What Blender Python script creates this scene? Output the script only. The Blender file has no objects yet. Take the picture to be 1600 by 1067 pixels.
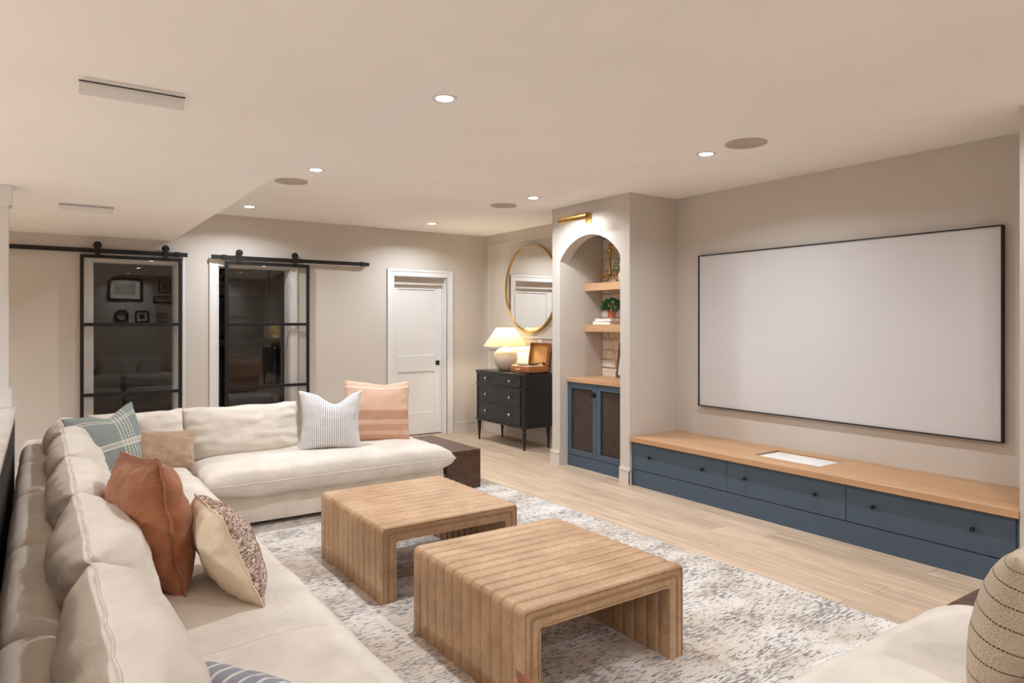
import bpy, bmesh, math, random
from mathutils import Vector, Matrix, noise, Euler
R = math.radians
PI = math.pi
random.seed(7)
scene = bpy.context.scene
C = scene.collection

# ------------------------------------------------------------------ camera, world, exposure
F_PX, YAW, V0, CAM_H = 1070.2, 0.6041, 504.76, 1.46
cam_data = bpy.data.cameras.new('camera')
cam_data.sensor_width = 36.0
cam_data.lens = F_PX / 1600.0 * 36.0
cam_data.shift_y = -(533.5 - V0) / 1600.0
cam_data.clip_start = 0.02
cam = bpy.data.objects.new('camera', cam_data)
C.objects.link(cam)
cam.location = (0, 0, CAM_H)
cam.rotation_euler = (PI / 2, 0, -YAW)
scene.camera = cam

world = bpy.data.worlds.new('world')
scene.world = world
world.use_nodes = True
world.node_tree.nodes['Background'].inputs[0].default_value = (1.0, 0.96, 0.92, 1)
world.node_tree.nodes['Background'].inputs[1].default_value = 0.05
scene.view_settings.view_transform = 'Standard'
scene.view_settings.look = 'None'
scene.view_settings.gamma = 1.0
scene.view_settings.use_curve_mapping = False
scene.view_settings.exposure = 0.06
scene.cycles.max_bounces = 12
scene.cycles.diffuse_bounces = 8
scene.cycles.glossy_bounces = 4
scene.cycles.transparent_max_bounces = 16
scene.cycles.caustics_reflective = False
scene.cycles.caustics_refractive = False

LAMP_COL = (0.89, 0.945, 1.0)
DOWN_W = 21.0        # each ceiling downlight
FILL_W = 58.0        # each added, unseen fill downlight over the bar side of the room

# ------------------------------------------------------------------ key dimensions (metres)
FZ = -0.012                          # floor level
XW, XN, YB = 5.046, 4.425, 7.99      # screen wall, face of the built-ins, wall with the doors
XL, YF = -4.2, -3.4                  # wall beyond the bar, wall behind the camera
ZC, ZS, XS = 2.651, 2.325, 1.1525    # ceiling, bulkhead underside, bulkhead edge
NY0, NY1 = 4.524, 5.668              # far arched niche
MY0, MY1 = 0.366, 1.51               # near arched niche

# ------------------------------------------------------------------ materials
def lin(c):
    out = []
    for v in c:
        v = v / 255.0
        out.append(v / 12.92 if v <= 0.04045 else ((v + 0.055) / 1.055) ** 2.4)
    return tuple(out) + (1.0,)

class NT:
    """a small wrapper around a material's node tree"""
    def __init__(self, name):
        self.m = bpy.data.materials.new(name)
        self.m.use_nodes = True
        self.t = self.m.node_tree
        self.b = self.t.nodes['Principled BSDF']
        self.out = self.t.nodes['Material Output']
    def n(self, typ, **kw):
        nd = self.t.nodes.new(typ)
        for k, v in kw.items():
            setattr(nd, k, v)
        return nd
    def l(self, a, b):
        self.t.links.new(a, b)
    def coords(self, kind='Object', scale=(1, 1, 1), rot=(0, 0, 0), rand=False):
        tc = self.n('ShaderNodeTexCoord')
        mp = self.n('ShaderNodeMapping')
        mp.inputs['Scale'].default_value = scale
        mp.inputs['Rotation'].default_value = rot
        src = tc.outputs[kind]
        if rand:
            oi = self.n('ShaderNodeObjectInfo')
            mul = self.n('ShaderNodeVectorMath', operation='SCALE')
            mul.inputs[0].default_value = (37.0, 53.0, 19.0)
            self.l(oi.outputs['Random'], mul.inputs['Scale'])
            add = self.n('ShaderNodeVectorMath', operation='ADD')
            self.l(src, add.inputs[0]); self.l(mul.outputs[0], add.inputs[1])
            src = add.outputs[0]
        self.l(src, mp.inputs['Vector'])
        return mp.outputs[0]
    def noise(self, vec, scale, detail=3.0, rough=0.5, dist=0.0):
        nd = self.n('ShaderNodeTexNoise')
        nd.inputs['Scale'].default_value = scale
        nd.inputs['Detail'].default_value = detail
        nd.inputs['Roughness'].default_value = rough
        nd.inputs['Distortion'].default_value = dist
        self.l(vec, nd.inputs['Vector'])
        return nd.outputs['Fac']
    def ramp(self, fac, stops, interp='LINEAR'):
        nd = self.n('ShaderNodeValToRGB')
        nd.color_ramp.interpolation = interp
        el = nd.color_ramp.elements
        while len(el) < len(stops):
            el.new(0.5)
        for e, (p, c) in zip(el, stops):
            e.position = p
            e.color = c if len(c) == 4 else lin(c)
        self.l(fac, nd.inputs[0])
        return nd.outputs[0]
    def mix(self, fac, a, b, mode='MIX'):
        nd = self.n('ShaderNodeMix', data_type='RGBA', blend_type=mode)
        for sock, v in ((nd.inputs[0], fac), (nd.inputs[6], a), (nd.inputs[7], b)):
            if isinstance(v, (int, float)):
                sock.default_value = v
            elif isinstance(v, tuple):
                sock.default_value = v if len(v) == 4 else lin(v)
            else:
                self.l(v, sock)
        return nd.outputs[2]
    def math(self, op, a, b=0.0):
        nd = self.n('ShaderNodeMath', operation=op)
        for sock, v in ((nd.inputs[0], a), (nd.inputs[1], b)):
            if isinstance(v, (int, float)):
                sock.default_value = v
            else:
                self.l(v, sock)
        return nd.outputs[0]
    def wave(self, vec, scale, direction='X', dist=0.0, profile='SIN'):
        nd = self.n('ShaderNodeTexWave', wave_type='BANDS', bands_direction=direction, wave_profile=profile)
        nd.inputs['Scale'].default_value = scale
        nd.inputs['Distortion'].default_value = dist
        nd.inputs['Detail'].default_value = 1.0
        self.l(vec, nd.inputs['Vector'])
        return nd.outputs['Fac']
    def bump(self, height, strength=0.2, dist=0.01):
        nd = self.n('ShaderNodeBump')
        nd.inputs['Strength'].default_value = strength
        nd.inputs['Distance'].default_value = dist
        self.l(height, nd.inputs['Height'])
        self.l(nd.outputs[0], self.b.inputs['Normal'])
    def set(self, color=None, rough=None, metal=None, spec=None, sheen=None, coat=None):
        if color is not None:
            if isinstance(color, tuple):
                self.b.inputs['Base Color'].default_value = color if len(color) == 4 else lin(color)
            else:
                self.l(color, self.b.inputs['Base Color'])
        for k, v in (('Roughness', rough), ('Metallic', metal), ('Specular IOR Level', spec), ('Sheen Weight', sheen), ('Coat Weight', coat)):
            if v is not None:
                if isinstance(v, (int, float)):
                    self.b.inputs[k].default_value = v
                else:
                    self.l(v, self.b.inputs[k])
        return self.m

def plain(name, col, rough=0.5, metal=0.0, var=0.06, scale=6.0, bump=0.0, bscale=80.0, spec=None, coat=None):
    t = NT(name)
    v = t.coords('Object')
    f = t.noise(v, scale, 3.0)
    dark = tuple(max(0, c * (1 - var)) for c in col)
    lite = tuple(min(255, c * (1 + var * 0.6)) for c in col)
    colr = t.ramp(f, [(0.3, dark), (0.7, lite)])
    if bump:
        t.bump(t.noise(v, bscale, 2.0), bump, 0.004)
    return t.set(colr, rough, metal, spec, coat=coat)

def paint(name, col, rough=0.6):
    return plain(name, col, rough, var=0.012, scale=1.3, bump=0.04, bscale=350.0, spec=0.3)

def fabric(name, col, var=0.07, weave=900.0, rough=0.9, sheen=0.15):
    t = NT(name)
    v = t.coords('Object', rand=True)
    big = t.noise(v, 5.0, 4.0, 0.6)
    fine = t.noise(v, weave * 0.35, 2.0)
    c1 = t.ramp(big, [(0.3, tuple(c * (1 - var) for c in col)), (0.7, tuple(min(255, c * (1 + var * 0.5)) for c in col))])
    c2 = t.mix(0.16, c1, t.ramp(fine, [(0.3, tuple(c * 0.72 for c in col)), (0.7, tuple(min(255, c * 1.1) for c in col))]))
    w1 = t.wave(v, weave / 6.0, 'X', 1.0)
    w2 = t.wave(v, weave / 6.0, 'Z', 1.0)
    w3 = t.wave(v, weave / 6.0, 'Y', 1.0)
    s = t.math('ADD', t.math('ADD', w1, w2), w3)
    creases = t.noise(t.coords('Object', scale=(7, 7, 16), rand=True), 1.0, 3.0, 0.55, 0.8)
    h = t.math('ADD', t.math('MULTIPLY', s, 0.012), creases)
    t.bump(h, 0.32, 0.02)
    return t.set(c2, rough, spec=0.2, sheen=sheen)

def glass(name, tint=(0.965, 0.96, 0.955, 1), ior=1.52):
    t = NT(name)
    t.t.nodes.remove(t.b)
    lw = t.n('ShaderNodeLayerWeight'); lw.inputs[0].default_value = 0.5
    r0 = ((ior - 1) / (ior + 1)) ** 2
    fr = t.math('ADD', r0, t.math('MULTIPLY', 1 - r0, t.math('POWER', lw.outputs['Facing'], 5.0)))
    tr = t.n('ShaderNodeBsdfTransparent'); tr.inputs[0].default_value = tint
    gl = t.n('ShaderNodeBsdfGlossy'); gl.inputs['Roughness'].default_value = 0.0
    mx = t.n('ShaderNodeMixShader')
    t.l(fr, mx.inputs[0]); t.l(tr.outputs[0], mx.inputs[1]); t.l(gl.outputs[0], mx.inputs[2])
    t.l(mx.outputs[0], t.out.inputs[0])
    return t.m

def emit(name, col, strength):
    t = NT(name)
    t.b.inputs['Base Color'].default_value = (0.9, 0.9, 0.9, 1)
    t.b.inputs['Emission Color'].default_value = col if len(col) == 4 else col + (1,)
    t.b.inputs['Emission Strength'].default_value = strength
    return t.m

def wood(name, dark, lite, along='Y', rough=0.45, grain=1.0, rand=True, kind='Object'):
    t = NT(name)
    st = {'X': (1.2, 14, 14), 'Y': (14, 1.2, 14), 'Z': (14, 14, 1.2)}[along]
    v = t.coords(kind, scale=st, rand=rand)
    g = t.noise(v, 1.6 * grain, 6.0, 0.62, 0.6)
    st2 = {'X': (0.7, 60, 60), 'Y': (60, 0.7, 60), 'Z': (60, 60, 0.7)}[along]
    f = t.noise(t.coords(kind, scale=st2, rand=rand), 1.0, 3.0)
    mixf = t.math('ADD', t.math('MULTIPLY', g, 0.7), t.math('MULTIPLY', f, 0.3))
    col = t.ramp(mixf, [(0.34, dark), (0.66, lite)])
    if rand:
        oi = t.n('ShaderNodeObjectInfo')
        hsv = t.n('ShaderNodeHueSaturation')
        mr = t.n('ShaderNodeMapRange')
        mr.inputs[3].default_value = 0.90; mr.inputs[4].default_value = 1.09
        t.l(oi.outputs['Random'], mr.inputs[0])
        t.l(mr.outputs[0], hsv.inputs['Value']); t.l(col, hsv.inputs['Color'])
        col = hsv.outputs[0]
    t.bump(f, 0.06, 0.002)
    return t.set(col, rough, spec=0.35)

M = {}
M['wall'] = paint('wall_paint_greige', (203, 196, 188))
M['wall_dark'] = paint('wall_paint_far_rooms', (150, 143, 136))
M['ceiling'] = paint('ceiling_paint', (247, 245, 243), 0.8)
M['trim'] = paint('trim_paint_white', (224, 223, 222), 0.38)
M['panel'] = paint('alcove_panel_paint', (212, 207, 200), 0.5)
M['base'] = paint('baseboard_paint', (214, 207, 199), 0.45)
M['gap'] = plain('floor_joint', (120, 92, 68), 0.8)
M['plank'] = wood('oak_plank', (176, 150, 126), (212, 190, 167), 'Y', 0.42)
M['oak'] = wood('oak_top', (190, 146, 108), (210, 170, 132), 'Y', 0.42, 0.8)
M['walnut'] = wood('dark_walnut', (64, 43, 33), (98, 70, 55), 'Y', 0.35)
M['blue'] = paint('slate_blue_paint', (76, 92, 108), 0.42)
M['black'] = plain('black_metal', (26, 24, 25), 0.45, 0.3)
M['blackwood'] = plain('black_stained_wood', (31, 30, 31), 0.33, var=0.2, scale=20, bump=0.05)
M['brass'] = plain('brushed_brass', (196, 158, 92), 0.28, 1.0, var=0.1)
M['pewter'] = plain('pewter', (176, 168, 158), 0.3, 0.9)
M['screen'] = paint('projection_fabric', (208, 206, 207), 0.8)
M['white'] = plain('white_plastic', (236, 236, 234), 0.4, var=0.01)
M['speaker'] = plain('speaker_mesh', (186, 175, 163), 0.8, bump=0.2, bscale=500)
M['linen'] = fabric('oatmeal_linen', (217, 208, 197))
M['linen_frame'] = fabric('oatmeal_linen_frame', (226, 215, 202))
M['mirror'] = plain('mirror_silver', (246, 244, 240), 0.01, 1.0, var=0.0)
M['glass'] = glass('pane_glass')
M['lens'] = emit('lamp_lens', (1.0, 0.98, 0.95), 30.0)
M['marble'] = plain('white_marble', (232, 226, 220), 0.2, var=0.08, scale=3)
M['darkbox'] = plain('dark_panel', (32, 28, 28), 0.5)
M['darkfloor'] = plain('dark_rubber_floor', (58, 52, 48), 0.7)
M['terracotta'] = plain('terracotta', (190, 108, 72), 0.8, bump=0.1)
M['leaf'] = plain('leaf_green', (52, 102, 48), 0.5, var=0.35, scale=60)
M['leaf2'] = plain('leaf_sage', (112, 142, 96), 0.5, var=0.3, scale=60)
M['ceramic'] = plain('cream_ceramic', (226, 216, 200), 0.55, var=0.05, bump=0.08, bscale=60)
M['pot'] = plain('beige_pot', (216, 186, 150), 0.6)
M['paper'] = plain('book_paper', (236, 232, 226), 0.7, var=0.03)
M['tan_hide'] = plain('caramel_case', (176, 108, 58), 0.4, var=0.12, scale=12)
M['tan_lining'] = plain('amber_lining', (196, 138, 70), 0.6, var=0.12, scale=8)
M['cream'] = plain('cream_plastic', (226, 214, 186), 0.5)
M['vinyl'] = plain('black_vinyl', (18, 18, 20), 0.25)
M['mat_paper'] = plain('picture_mat', (222, 216, 208), 0.7, var=0.04)

def mat_leather():
    t = NT('tan_leather')
    tc = t.n('ShaderNodeTexCoord'); oi = t.n('ShaderNodeObjectInfo')
    add = t.n('ShaderNodeVectorMath', operation='ADD')
    t.l(tc.outputs['Object'], add.inputs[0]); t.l(oi.outputs['Location'], add.inputs[1])
    v = add.outputs[0]          # one hide over all the channels
    big = t.math('ADD', t.math('MULTIPLY', t.noise(v, 5.0, 3.0), 0.65), t.math('MULTIPLY', t.noise(v, 40.0, 4.0, 0.6), 0.35))
    col = t.ramp(big, [(0.34, (160, 126, 93)), (0.50, (176, 142, 109)), (0.66, (192, 160, 128))])
    sc = t.noise(v, 22.0, 7.0, 0.8, 3.0)
    scr = t.ramp(sc, [(0.66, (0, 0, 0)), (0.72, (255, 255, 255))])
    col = t.mix(t.math('MULTIPLY', scr, 0.28), col, (220, 196, 168))
    fine = t.noise(v, 300.0, 3.0)
    t.bump(t.math('ADD', t.math('MULTIPLY', fine, 0.5), big), 0.08, 0.004)
    return t.set(col, t.ramp(big, [(0.3, (0.36,) * 3 + (1,)), (0.7, (0.48,) * 3 + (1,))]), spec=0.4)
M['leather'] = mat_leather()
M['welt'] = plain('leather_welt', (150, 112, 80), 0.5, var=0.1)

def mat_rug():
    t = NT('distressed_rug')
    base_v = t.coords('Object')
    broad = t.noise(base_v, 1.6, 3.0, 0.55, 0.3)
    base = t.ramp(broad, [(0.36, (199, 186, 172)), (0.50, (219, 211, 203)), (0.66, (231, 226, 221))])
    tanm = t.ramp(t.noise(t.coords('Object', scale=(1.3, 2.4, 1)), 1.5, 3.0, 0.6), [(0.54, (0, 0, 0)), (0.66, (255, 255, 255))])
    base = t.mix(t.math('MULTIPLY', tanm, 0.5), base, (186, 164, 142))
    # short dark dashes running across the rug, in drifting patches
    dash = t.noise(t.coords('Object', scale=(21, 100, 1)), 1.0, 2.5, 0.6, 0.7)
    patch = t.noise(t.coords('Object', scale=(1.5, 3.2, 1)), 1.6, 4.0, 0.65)
    thr = t.math('ADD', dash, t.math('MULTIPLY', t.math('SUBTRACT', patch, 0.5), 0.5))
    mask = t.ramp(thr, [(0.535, (0, 0, 0)), (0.57, (255, 255, 255))])
    tone = t.ramp(t.noise(base_v, 9.0, 2.0), [(0.35, (74, 72, 76)), (0.65, (136, 128, 124))])
    col = t.mix(t.math('MULTIPLY', mask, 0.8), base, tone)
    dash2 = t.noise(t.coords('Object', scale=(90, 60, 1)), 1.0, 2.0, 0.6, 0.5)
    m2 = t.ramp(dash2, [(0.62, (0, 0, 0)), (0.68, (255, 255, 255))])
    col = t.mix(t.math('MULTIPLY', m2, 0.35), col, (140, 132, 128))
    pile = t.noise(base_v, 190.0, 2.0)
    t.bump(t.math('SUBTRACT', pile, t.math('MULTIPLY', mask, 0.5)), 0.6, 0.008)
    return t.set(col, 0.95, spec=0.1, sheen=0.2)
M['rug'] = mat_rug()

def mat_stone():
    t = NT('niche_stone')
    v = t.coords('Object', rand=True)
    a = t.noise(v, 9.0, 5.0, 0.65, 0.5)
    col = t.ramp(a, [(0.3, (206, 188, 166)), (0.55, (226, 212, 194)), (0.75, (240, 232, 220))])
    t.bump(t.noise(v, 30.0, 5.0, 0.7), 0.6, 0.01)
    return t.set(col, 0.85)
M['stone'] = mat_stone()
M['mortar'] = plain('stone_mortar', (236, 228, 216), 0.9, bump=0.3)

# pillow covers: stripes and bands follow the cover's own UV
def uvcover(name):
    t = NT(name)
    tc = t.n('ShaderNodeTexCoord')
    sep = t.n('ShaderNodeSeparateXYZ')
    t.l(tc.outputs['UV'], sep.inputs[0])
    return t, tc.outputs['UV'], sep.outputs[0], sep.outputs[1]
def band(t, x, c, w):
    """1 inside |x-c|<w"""
    return t.math('LESS_THAN', t.math('ABSOLUTE', t.math('SUBTRACT', x, c)), w)
def weave_bump(t, uv, sc=160.0, st=0.25):
    mp = t.n('ShaderNodeMapping'); mp.inputs['Scale'].default_value = (sc, sc, sc)
    t.l(uv, mp.inputs[0])
    t.bump(t.noise(mp.outputs[0], 1.0, 2.0), st, 0.003)
def mat_ticking(name, ground, line, count, width, soft=0.9):
    t, uv, x, y = uvcover(name)
    f = t.math('FRACT', t.math('MULTIPLY', x, count))
    m = t.math('LESS_THAN', f, width)
    col = t.mix(t.math('MULTIPLY', m, soft), ground, line)
    weave_bump(t, uv)
    return t.set(col, 0.9, spec=0.2)
M['ticking'] = mat_ticking('grey_ticking', (226, 224, 224), (146, 146, 152), 34, 0.30)
M['ticking_blue'] = mat_ticking('blue_grey_ticking', (146, 150, 160), (218, 216, 214), 15, 0.24)
def mat_peach():
    t, uv, x, y = uvcover('peach_woven_bands')
    col = t.mix(band(t, y, 0.45, 0.065), (216, 182, 160), (192, 148, 120))
    col = t.mix(band(t, y, 0.27, 0.05), col, (198, 154, 128))
    col = t.mix(band(t, y, 0.07, 0.075), col, (196, 150, 124))
    col = t.mix(band(t, y, 0.875, 0.010), col, (248, 228, 210))
    dots = t.math('MULTIPLY', t.math('GREATER_THAN', t.math('FRACT', t.math('MULTIPLY', x, 46)), 0.5), band(t, y, 0.45, 0.055))
    rows = t.math('GREATER_THAN', t.math('FRACT', t.math('MULTIPLY', y, 60)), 0.5)
    col = t.mix(t.math('MULTIPLY', t.math('MULTIPLY', dots, rows), 0.35), col, (160, 104, 70))
    n = t.n('ShaderNodeTexNoise'); n.inputs['Scale'].default_value = 60
    t.l(uv, n.inputs['Vector'])
    col = t.mix(0.12, col, t.ramp(n.outputs['Fac'], [(0.3, (180, 120, 90)), (0.7, (250, 220, 196))]))
    weave_bump(t, uv, 120, 0.35)
    return t.set(col, 0.9, spec=0.2)
M['peach'] = mat_peach()
def mat_teal():
    t, uv, x, y = uvcover('teal_embroidered')
    base = (134, 144, 140)
    col = t.mix(0.0, base, base)
    thread = (218, 212, 198)
    for k in range(5):
        ln = t.math('MULTIPLY', band(t, x, 0.56 + k * 0.045, 0.0075), t.math('GREATER_THAN', t.math('FRACT', t.math('MULTIPLY', y, 26)), 0.30))
        col = t.mix(t.math('MULTIPLY', ln, 0.85), col, thread)
    for yy, w in ((0.42, 0.008), (0.475, 0.008), (0.80, 0.006), (0.84, 0.006), (0.15, 0.006)):
        col = t.mix(t.math('MULTIPLY', band(t, y, yy, w), 0.85), col, thread)
    zig = t.math('MULTIPLY', t.math('GREATER_THAN', t.math('FRACT', t.math('MULTIPLY', x, 40)), 0.5), band(t, y, 0.447, 0.018))
    col = t.mix(t.math('MULTIPLY', zig, 0.7), col, thread)
    weave_bump(t, uv, 140, 0.3)
    return t.set(col, 0.9, spec=0.2)
M['teal'] = mat_teal()
def mat_velvet(name, a, b):
    t = NT(name)
    v = t.coords('Object')
    f = t.noise(v, 7.0, 5.0, 0.7, 0.6)
    g = t.noise(t.coords('Object', scale=(3, 3, 60)), 2.0, 3.0)
    col = t.mix(0.3, t.ramp(f, [(0.3, a), (0.7, b)]), t.ramp(g, [(0.3, a), (0.7, b)]))
    t.bump(t.noise(v, 18.0, 3.0), 0.25, 0.01)
    return t.set(col, 0.8, spec=0.15, sheen=0.2)
M['rust'] = mat_velvet('rust_velvet', (138, 84, 58), (178, 122, 90))
M['taupe'] = mat_velvet('taupe_velvet', (146, 120, 98), (186, 160, 136))
def mat_tweed():
    t = NT('brown_white_tweed')
    v = t.coords('Object', scale=(60, 60, 170))
    f = t.noise(v, 1.0, 3.0, 0.7)
    big = t.noise(t.coords('Object'), 9.0, 2.0)
    col = t.ramp(t.math('ADD', t.math('MULTIPLY', f, 0.8), t.math('MULTIPLY', big, 0.2)),
                 [(0.38, (112, 82, 66)), (0.48, (150, 122, 106)), (0.60, (226, 214, 204))])
    t.bump(f, 0.5, 0.004)
    return t.set(col, 0.95, spec=0.1)
M['tweed'] = mat_tweed()
M['cream_cotton'] = fabric('cream_cotton', (232, 214, 188), 0.05)
def mat_striped_beige():
    t, uv, x, y = uvcover('beige_cover_with_dark_stripes')
    n = t.n('ShaderNodeTexNoise'); n.inputs['Scale'].default_value = 170
    n.inputs['Detail'].default_value = 4
    t.l(uv, n.inputs['Vector'])
    col = t.ramp(n.outputs['Fac'], [(0.32, (158, 142, 122)), (0.5, (188, 172, 152)), (0.68, (212, 199, 182))])
    f = t.math('FRACT', t.math('MULTIPLY', y, 9.0))
    dash = t.math('GREATER_THAN', t.math('FRACT', t.math('MULTIPLY', x, 120)), 0.25)
    m = t.math('MULTIPLY', t.math('LESS_THAN', f, 0.07), dash)
    col = t.mix(t.math('MULTIPLY', m, 0.95), col, (52, 46, 44))
    weave_bump(t, uv, 150, 0.4)
    return t.set(col, 0.95, spec=0.1)
M['striped_beige'] = mat_striped_beige()
def mat_shade():
    t = NT('lit_linen_shade')
    t.b.inputs['Base Color'].default_value = lin((214, 202, 172))
    t.b.inputs['Roughness'].default_value = 0.9
    tr = t.n('ShaderNodeBsdfTranslucent'); tr.inputs[0].default_value = lin((182, 168, 132))
    mx = t.n('ShaderNodeMixShader'); mx.inputs[0].default_value = 0.6
    t.l(t.b.outputs[0], mx.inputs[1]); t.l(tr.outputs[0], mx.inputs[2]); t.l(mx.outputs[0], t.out.inputs[0])
    return t.m
M['shade'] = mat_shade()

# ------------------------------------------------------------------ geometry helpers
ORG = {}
class B:
    """collects shapes into one bmesh (world or local coordinates)"""
    def __init__(self):
        self.bm = bmesh.new()
        self.uv = None
    def box(self, x0, x1, y0, y1, z0, z1, bev=0.0, seg=2):
        vs = [self.bm.verts.new(p) for p in ((x0,y0,z0),(x1,y0,z0),(x1,y1,z0),(x0,y1,z0),(x0,y0,z1),(x1,y0,z1),(x1,y1,z1),(x0,y1,z1))]
        fs = [self.bm.faces.new([vs[i] for i in q]) for q in ((3,2,1,0),(4,5,6,7),(0,1,5,4),(1,2,6,5),(2,3,7,6),(3,0,4,7))]
        if bev > 0:
            es = list({e for f in fs for e in f.edges})
            bmesh.ops.bevel(self.bm, geom=es, offset=bev, segments=seg, profile=0.5, affect='EDGES')
        return self
    def add(self, verts, faces):
        vs = [self.bm.verts.new(p) for p in verts]
        for f in faces:
            try:
                self.bm.faces.new([vs[i] for i in f])
            except ValueError:
                pass
        return self
    def lathe(self, prof, c=(0, 0, 0), n=32, axis='Z', cap=True):
        """prof = [(r, h)] turned about an axis through c"""
        rings = []
        for r, h in prof:
            ring = []
            for k in range(n):
                a = 2 * PI * k / n
                p = (r * math.cos(a), r * math.sin(a), h)
                if axis == 'X': p = (p[2], p[0], p[1])
                elif axis == 'Y': p = (p[1], p[2], p[0])
                ring.append(self.bm.verts.new((p[0] + c[0], p[1] + c[1], p[2] + c[2])))
            rings.append(ring)
        for a, b in zip(rings, rings[1:]):
            for k in range(n):
                self.bm.faces.new((a[k], a[(k + 1) % n], b[(k + 1) % n], b[k]))
        if cap:
            self.bm.faces.new(list(reversed(rings[0])))
            self.bm.faces.new(rings[-1])
        return self
    def tube(self, pts, r, n=8, closed=False, cap=True):
        pts = [Vector(p) for p in pts]
        rad = r if isinstance(r, (list, tuple)) else [r] * len(pts)
        rings = []
        m = len(pts)
        up = None
        for i, p in enumerate(pts):
            if closed:
                d = pts[(i + 1) % m] - pts[(i - 1) % m]
            else:
                d = pts[min(i + 1, m - 1)] - pts[max(i - 1, 0)]
            d.normalize()
            if up is None:
                up = Vector((0, 0, 1)) if abs(d.z) < 0.9 else Vector((1, 0, 0))
            s = d.cross(up).normalized()
            up = s.cross(d).normalized()
            rings.append([self.bm.verts.new(p + rad[i] * (math.cos(2*PI*k/n) * s + math.sin(2*PI*k/n) * up)) for k in range(n)])
        prs = list(zip(rings, rings[1:])) + ([(rings[-1], rings[0])] if closed else [])
        for a, b in prs:
            for k in range(n):
                self.bm.faces.new((a[k], a[(k + 1) % n], b[(k + 1) % n], b[k]))
        if cap and not closed:
            self.bm.faces.new(list(reversed(rings[0])))
            self.bm.faces.new(rings[-1])
        return self
    def prism(self, poly, z0, z1, axis='Z'):
        """extrude a convex polygon; axis X: poly is (y,z), axis Y: (x,z), axis Z: (x,y)"""
        def P(a, b, h):
            return {'Z': (a, b, h), 'X': (h, a, b), 'Y': (a, h, b)}[axis]
        lo = [self.bm.verts.new(P(a, b, z0)) for a, b in poly]
        hi = [self.bm.verts.new(P(a, b, z1)) for a, b in poly]
        n = len(poly)
        self.bm.faces.new(list(reversed(lo))); self.bm.faces.new(hi)
        for k in range(n):
            self.bm.faces.new((lo[k], lo[(k + 1) % n], hi[(k + 1) % n], hi[k]))
        return self
    def rbox(self, c, half, r, n=(10, 10, 6), crown=0.0, nz=0.0, nf=4.0, seed=0.0, crown_lo=None, flush_y=False):
        """a soft cushion: rounded box with a crowned top and gentle wrinkles"""
        hx, hy, hz = half
        rx, ry, rz = r if isinstance(r, (tuple, list)) else (r, r, r)
        rx, ry, rz = min(rx, hx * .999), min(ry, hy * .999), min(rz, hz * .999)
        vmap = {}
        nx, ny, nn = n
        def warp(i, m):   # denser towards the ends so the rounding is smooth
            a = -1 + 2 * i / m
            return math.sin(a * PI / 2) * 0.55 + a * 0.45
        def vert(i, j, k):
            key = (i, j, k)
            if key in vmap: return vmap[key]
            p = Vector((warp(i, nx) * hx, warp(j, ny) * hy, warp(k, nn) * hz))
            q = Vector((max(-hx + rx, min(hx - rx, p.x)), max(-hy + ry, min(hy - ry, p.y)), max(-hz + rz, min(hz - rz, p.z))))
            d = p - q
            if flush_y:
                d.y = 0.0; q.y = p.y
            e = Vector((d.x / rx, d.y / ry, d.z / rz))
            if e.length > 1e-9:
                e.normalize()
                p = q + Vector((e.x * rx, e.y * ry, e.z * rz))
            u, v = p.x / hx, p.y / hy
            w = p.z / hz
            cl = crown if crown_lo is None or w > 0 else crown_lo
            p.z += (crown if w > 0 else (crown_lo or 0.0) * -1) * max(0, 1 - u ** 4) * (1 if flush_y else max(0, 1 - v ** 4)) * abs(w)
            if nz:
                w_ = Vector(c) if flush_y else Vector((0, 0, 0))
                q3 = Vector(((p.x + w_.x) * nf + seed, (p.y + w_.y) * nf - seed, p.z * nf * 1.5 + seed * 2))
                nv = noise.noise(q3) + 0.5 * noise.noise(q3 * 2.3)
                nrm = Vector((u ** 5, 0 if flush_y else v ** 5, w ** 3))
                if nrm.length > 1e-6: nrm.normalize()
                p += nrm * nz * nv
            bv = self.bm.verts.new(p + Vector(c))
            vmap[key] = bv
            return bv
        def quad(a, b, cc, d):
            self.bm.faces.new((vert(*a), vert(*b), vert(*cc), vert(*d)))
        for i in range(nx):
            for j in range(ny):
                quad((i, j, nn), (i+1, j, nn), (i+1, j+1, nn), (i, j+1, nn))
                quad((i, j+1, 0), (i+1, j+1, 0), (i+1, j, 0), (i, j, 0))
        for i in range(nx):
            for k in range(nn):
                quad((i, 0, k), (i+1, 0, k), (i+1, 0, k+1), (i, 0, k+1))
                quad((i, ny, k+1), (i+1, ny, k+1), (i+1, ny, k), (i, ny, k))
        for j in range(ny):
            for k in range(nn):
                quad((0, j, k+1), (0, j+1, k+1), (0, j+1, k), (0, j, k))
                quad((nx, j, k), (nx, j+1, k), (nx, j+1, k+1), (nx, j, k+1))
        return self
    def mesh(self, name, origin=(0, 0, 0), smooth=None):
        o = Vector(origin)
        for v in self.bm.verts:
            v.co -= o
        bmesh.ops.recalc_face_normals(self.bm, faces=self.bm.faces)
        me = bpy.data.meshes.new(name)
        self.bm.to_mesh(me)
        self.bm.free()
        if smooth is not None and len(me.polygons):
            for p in me.polygons: p.use_smooth = True
            me.set_sharp_from_angle(angle=R(smooth))
        return me

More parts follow.
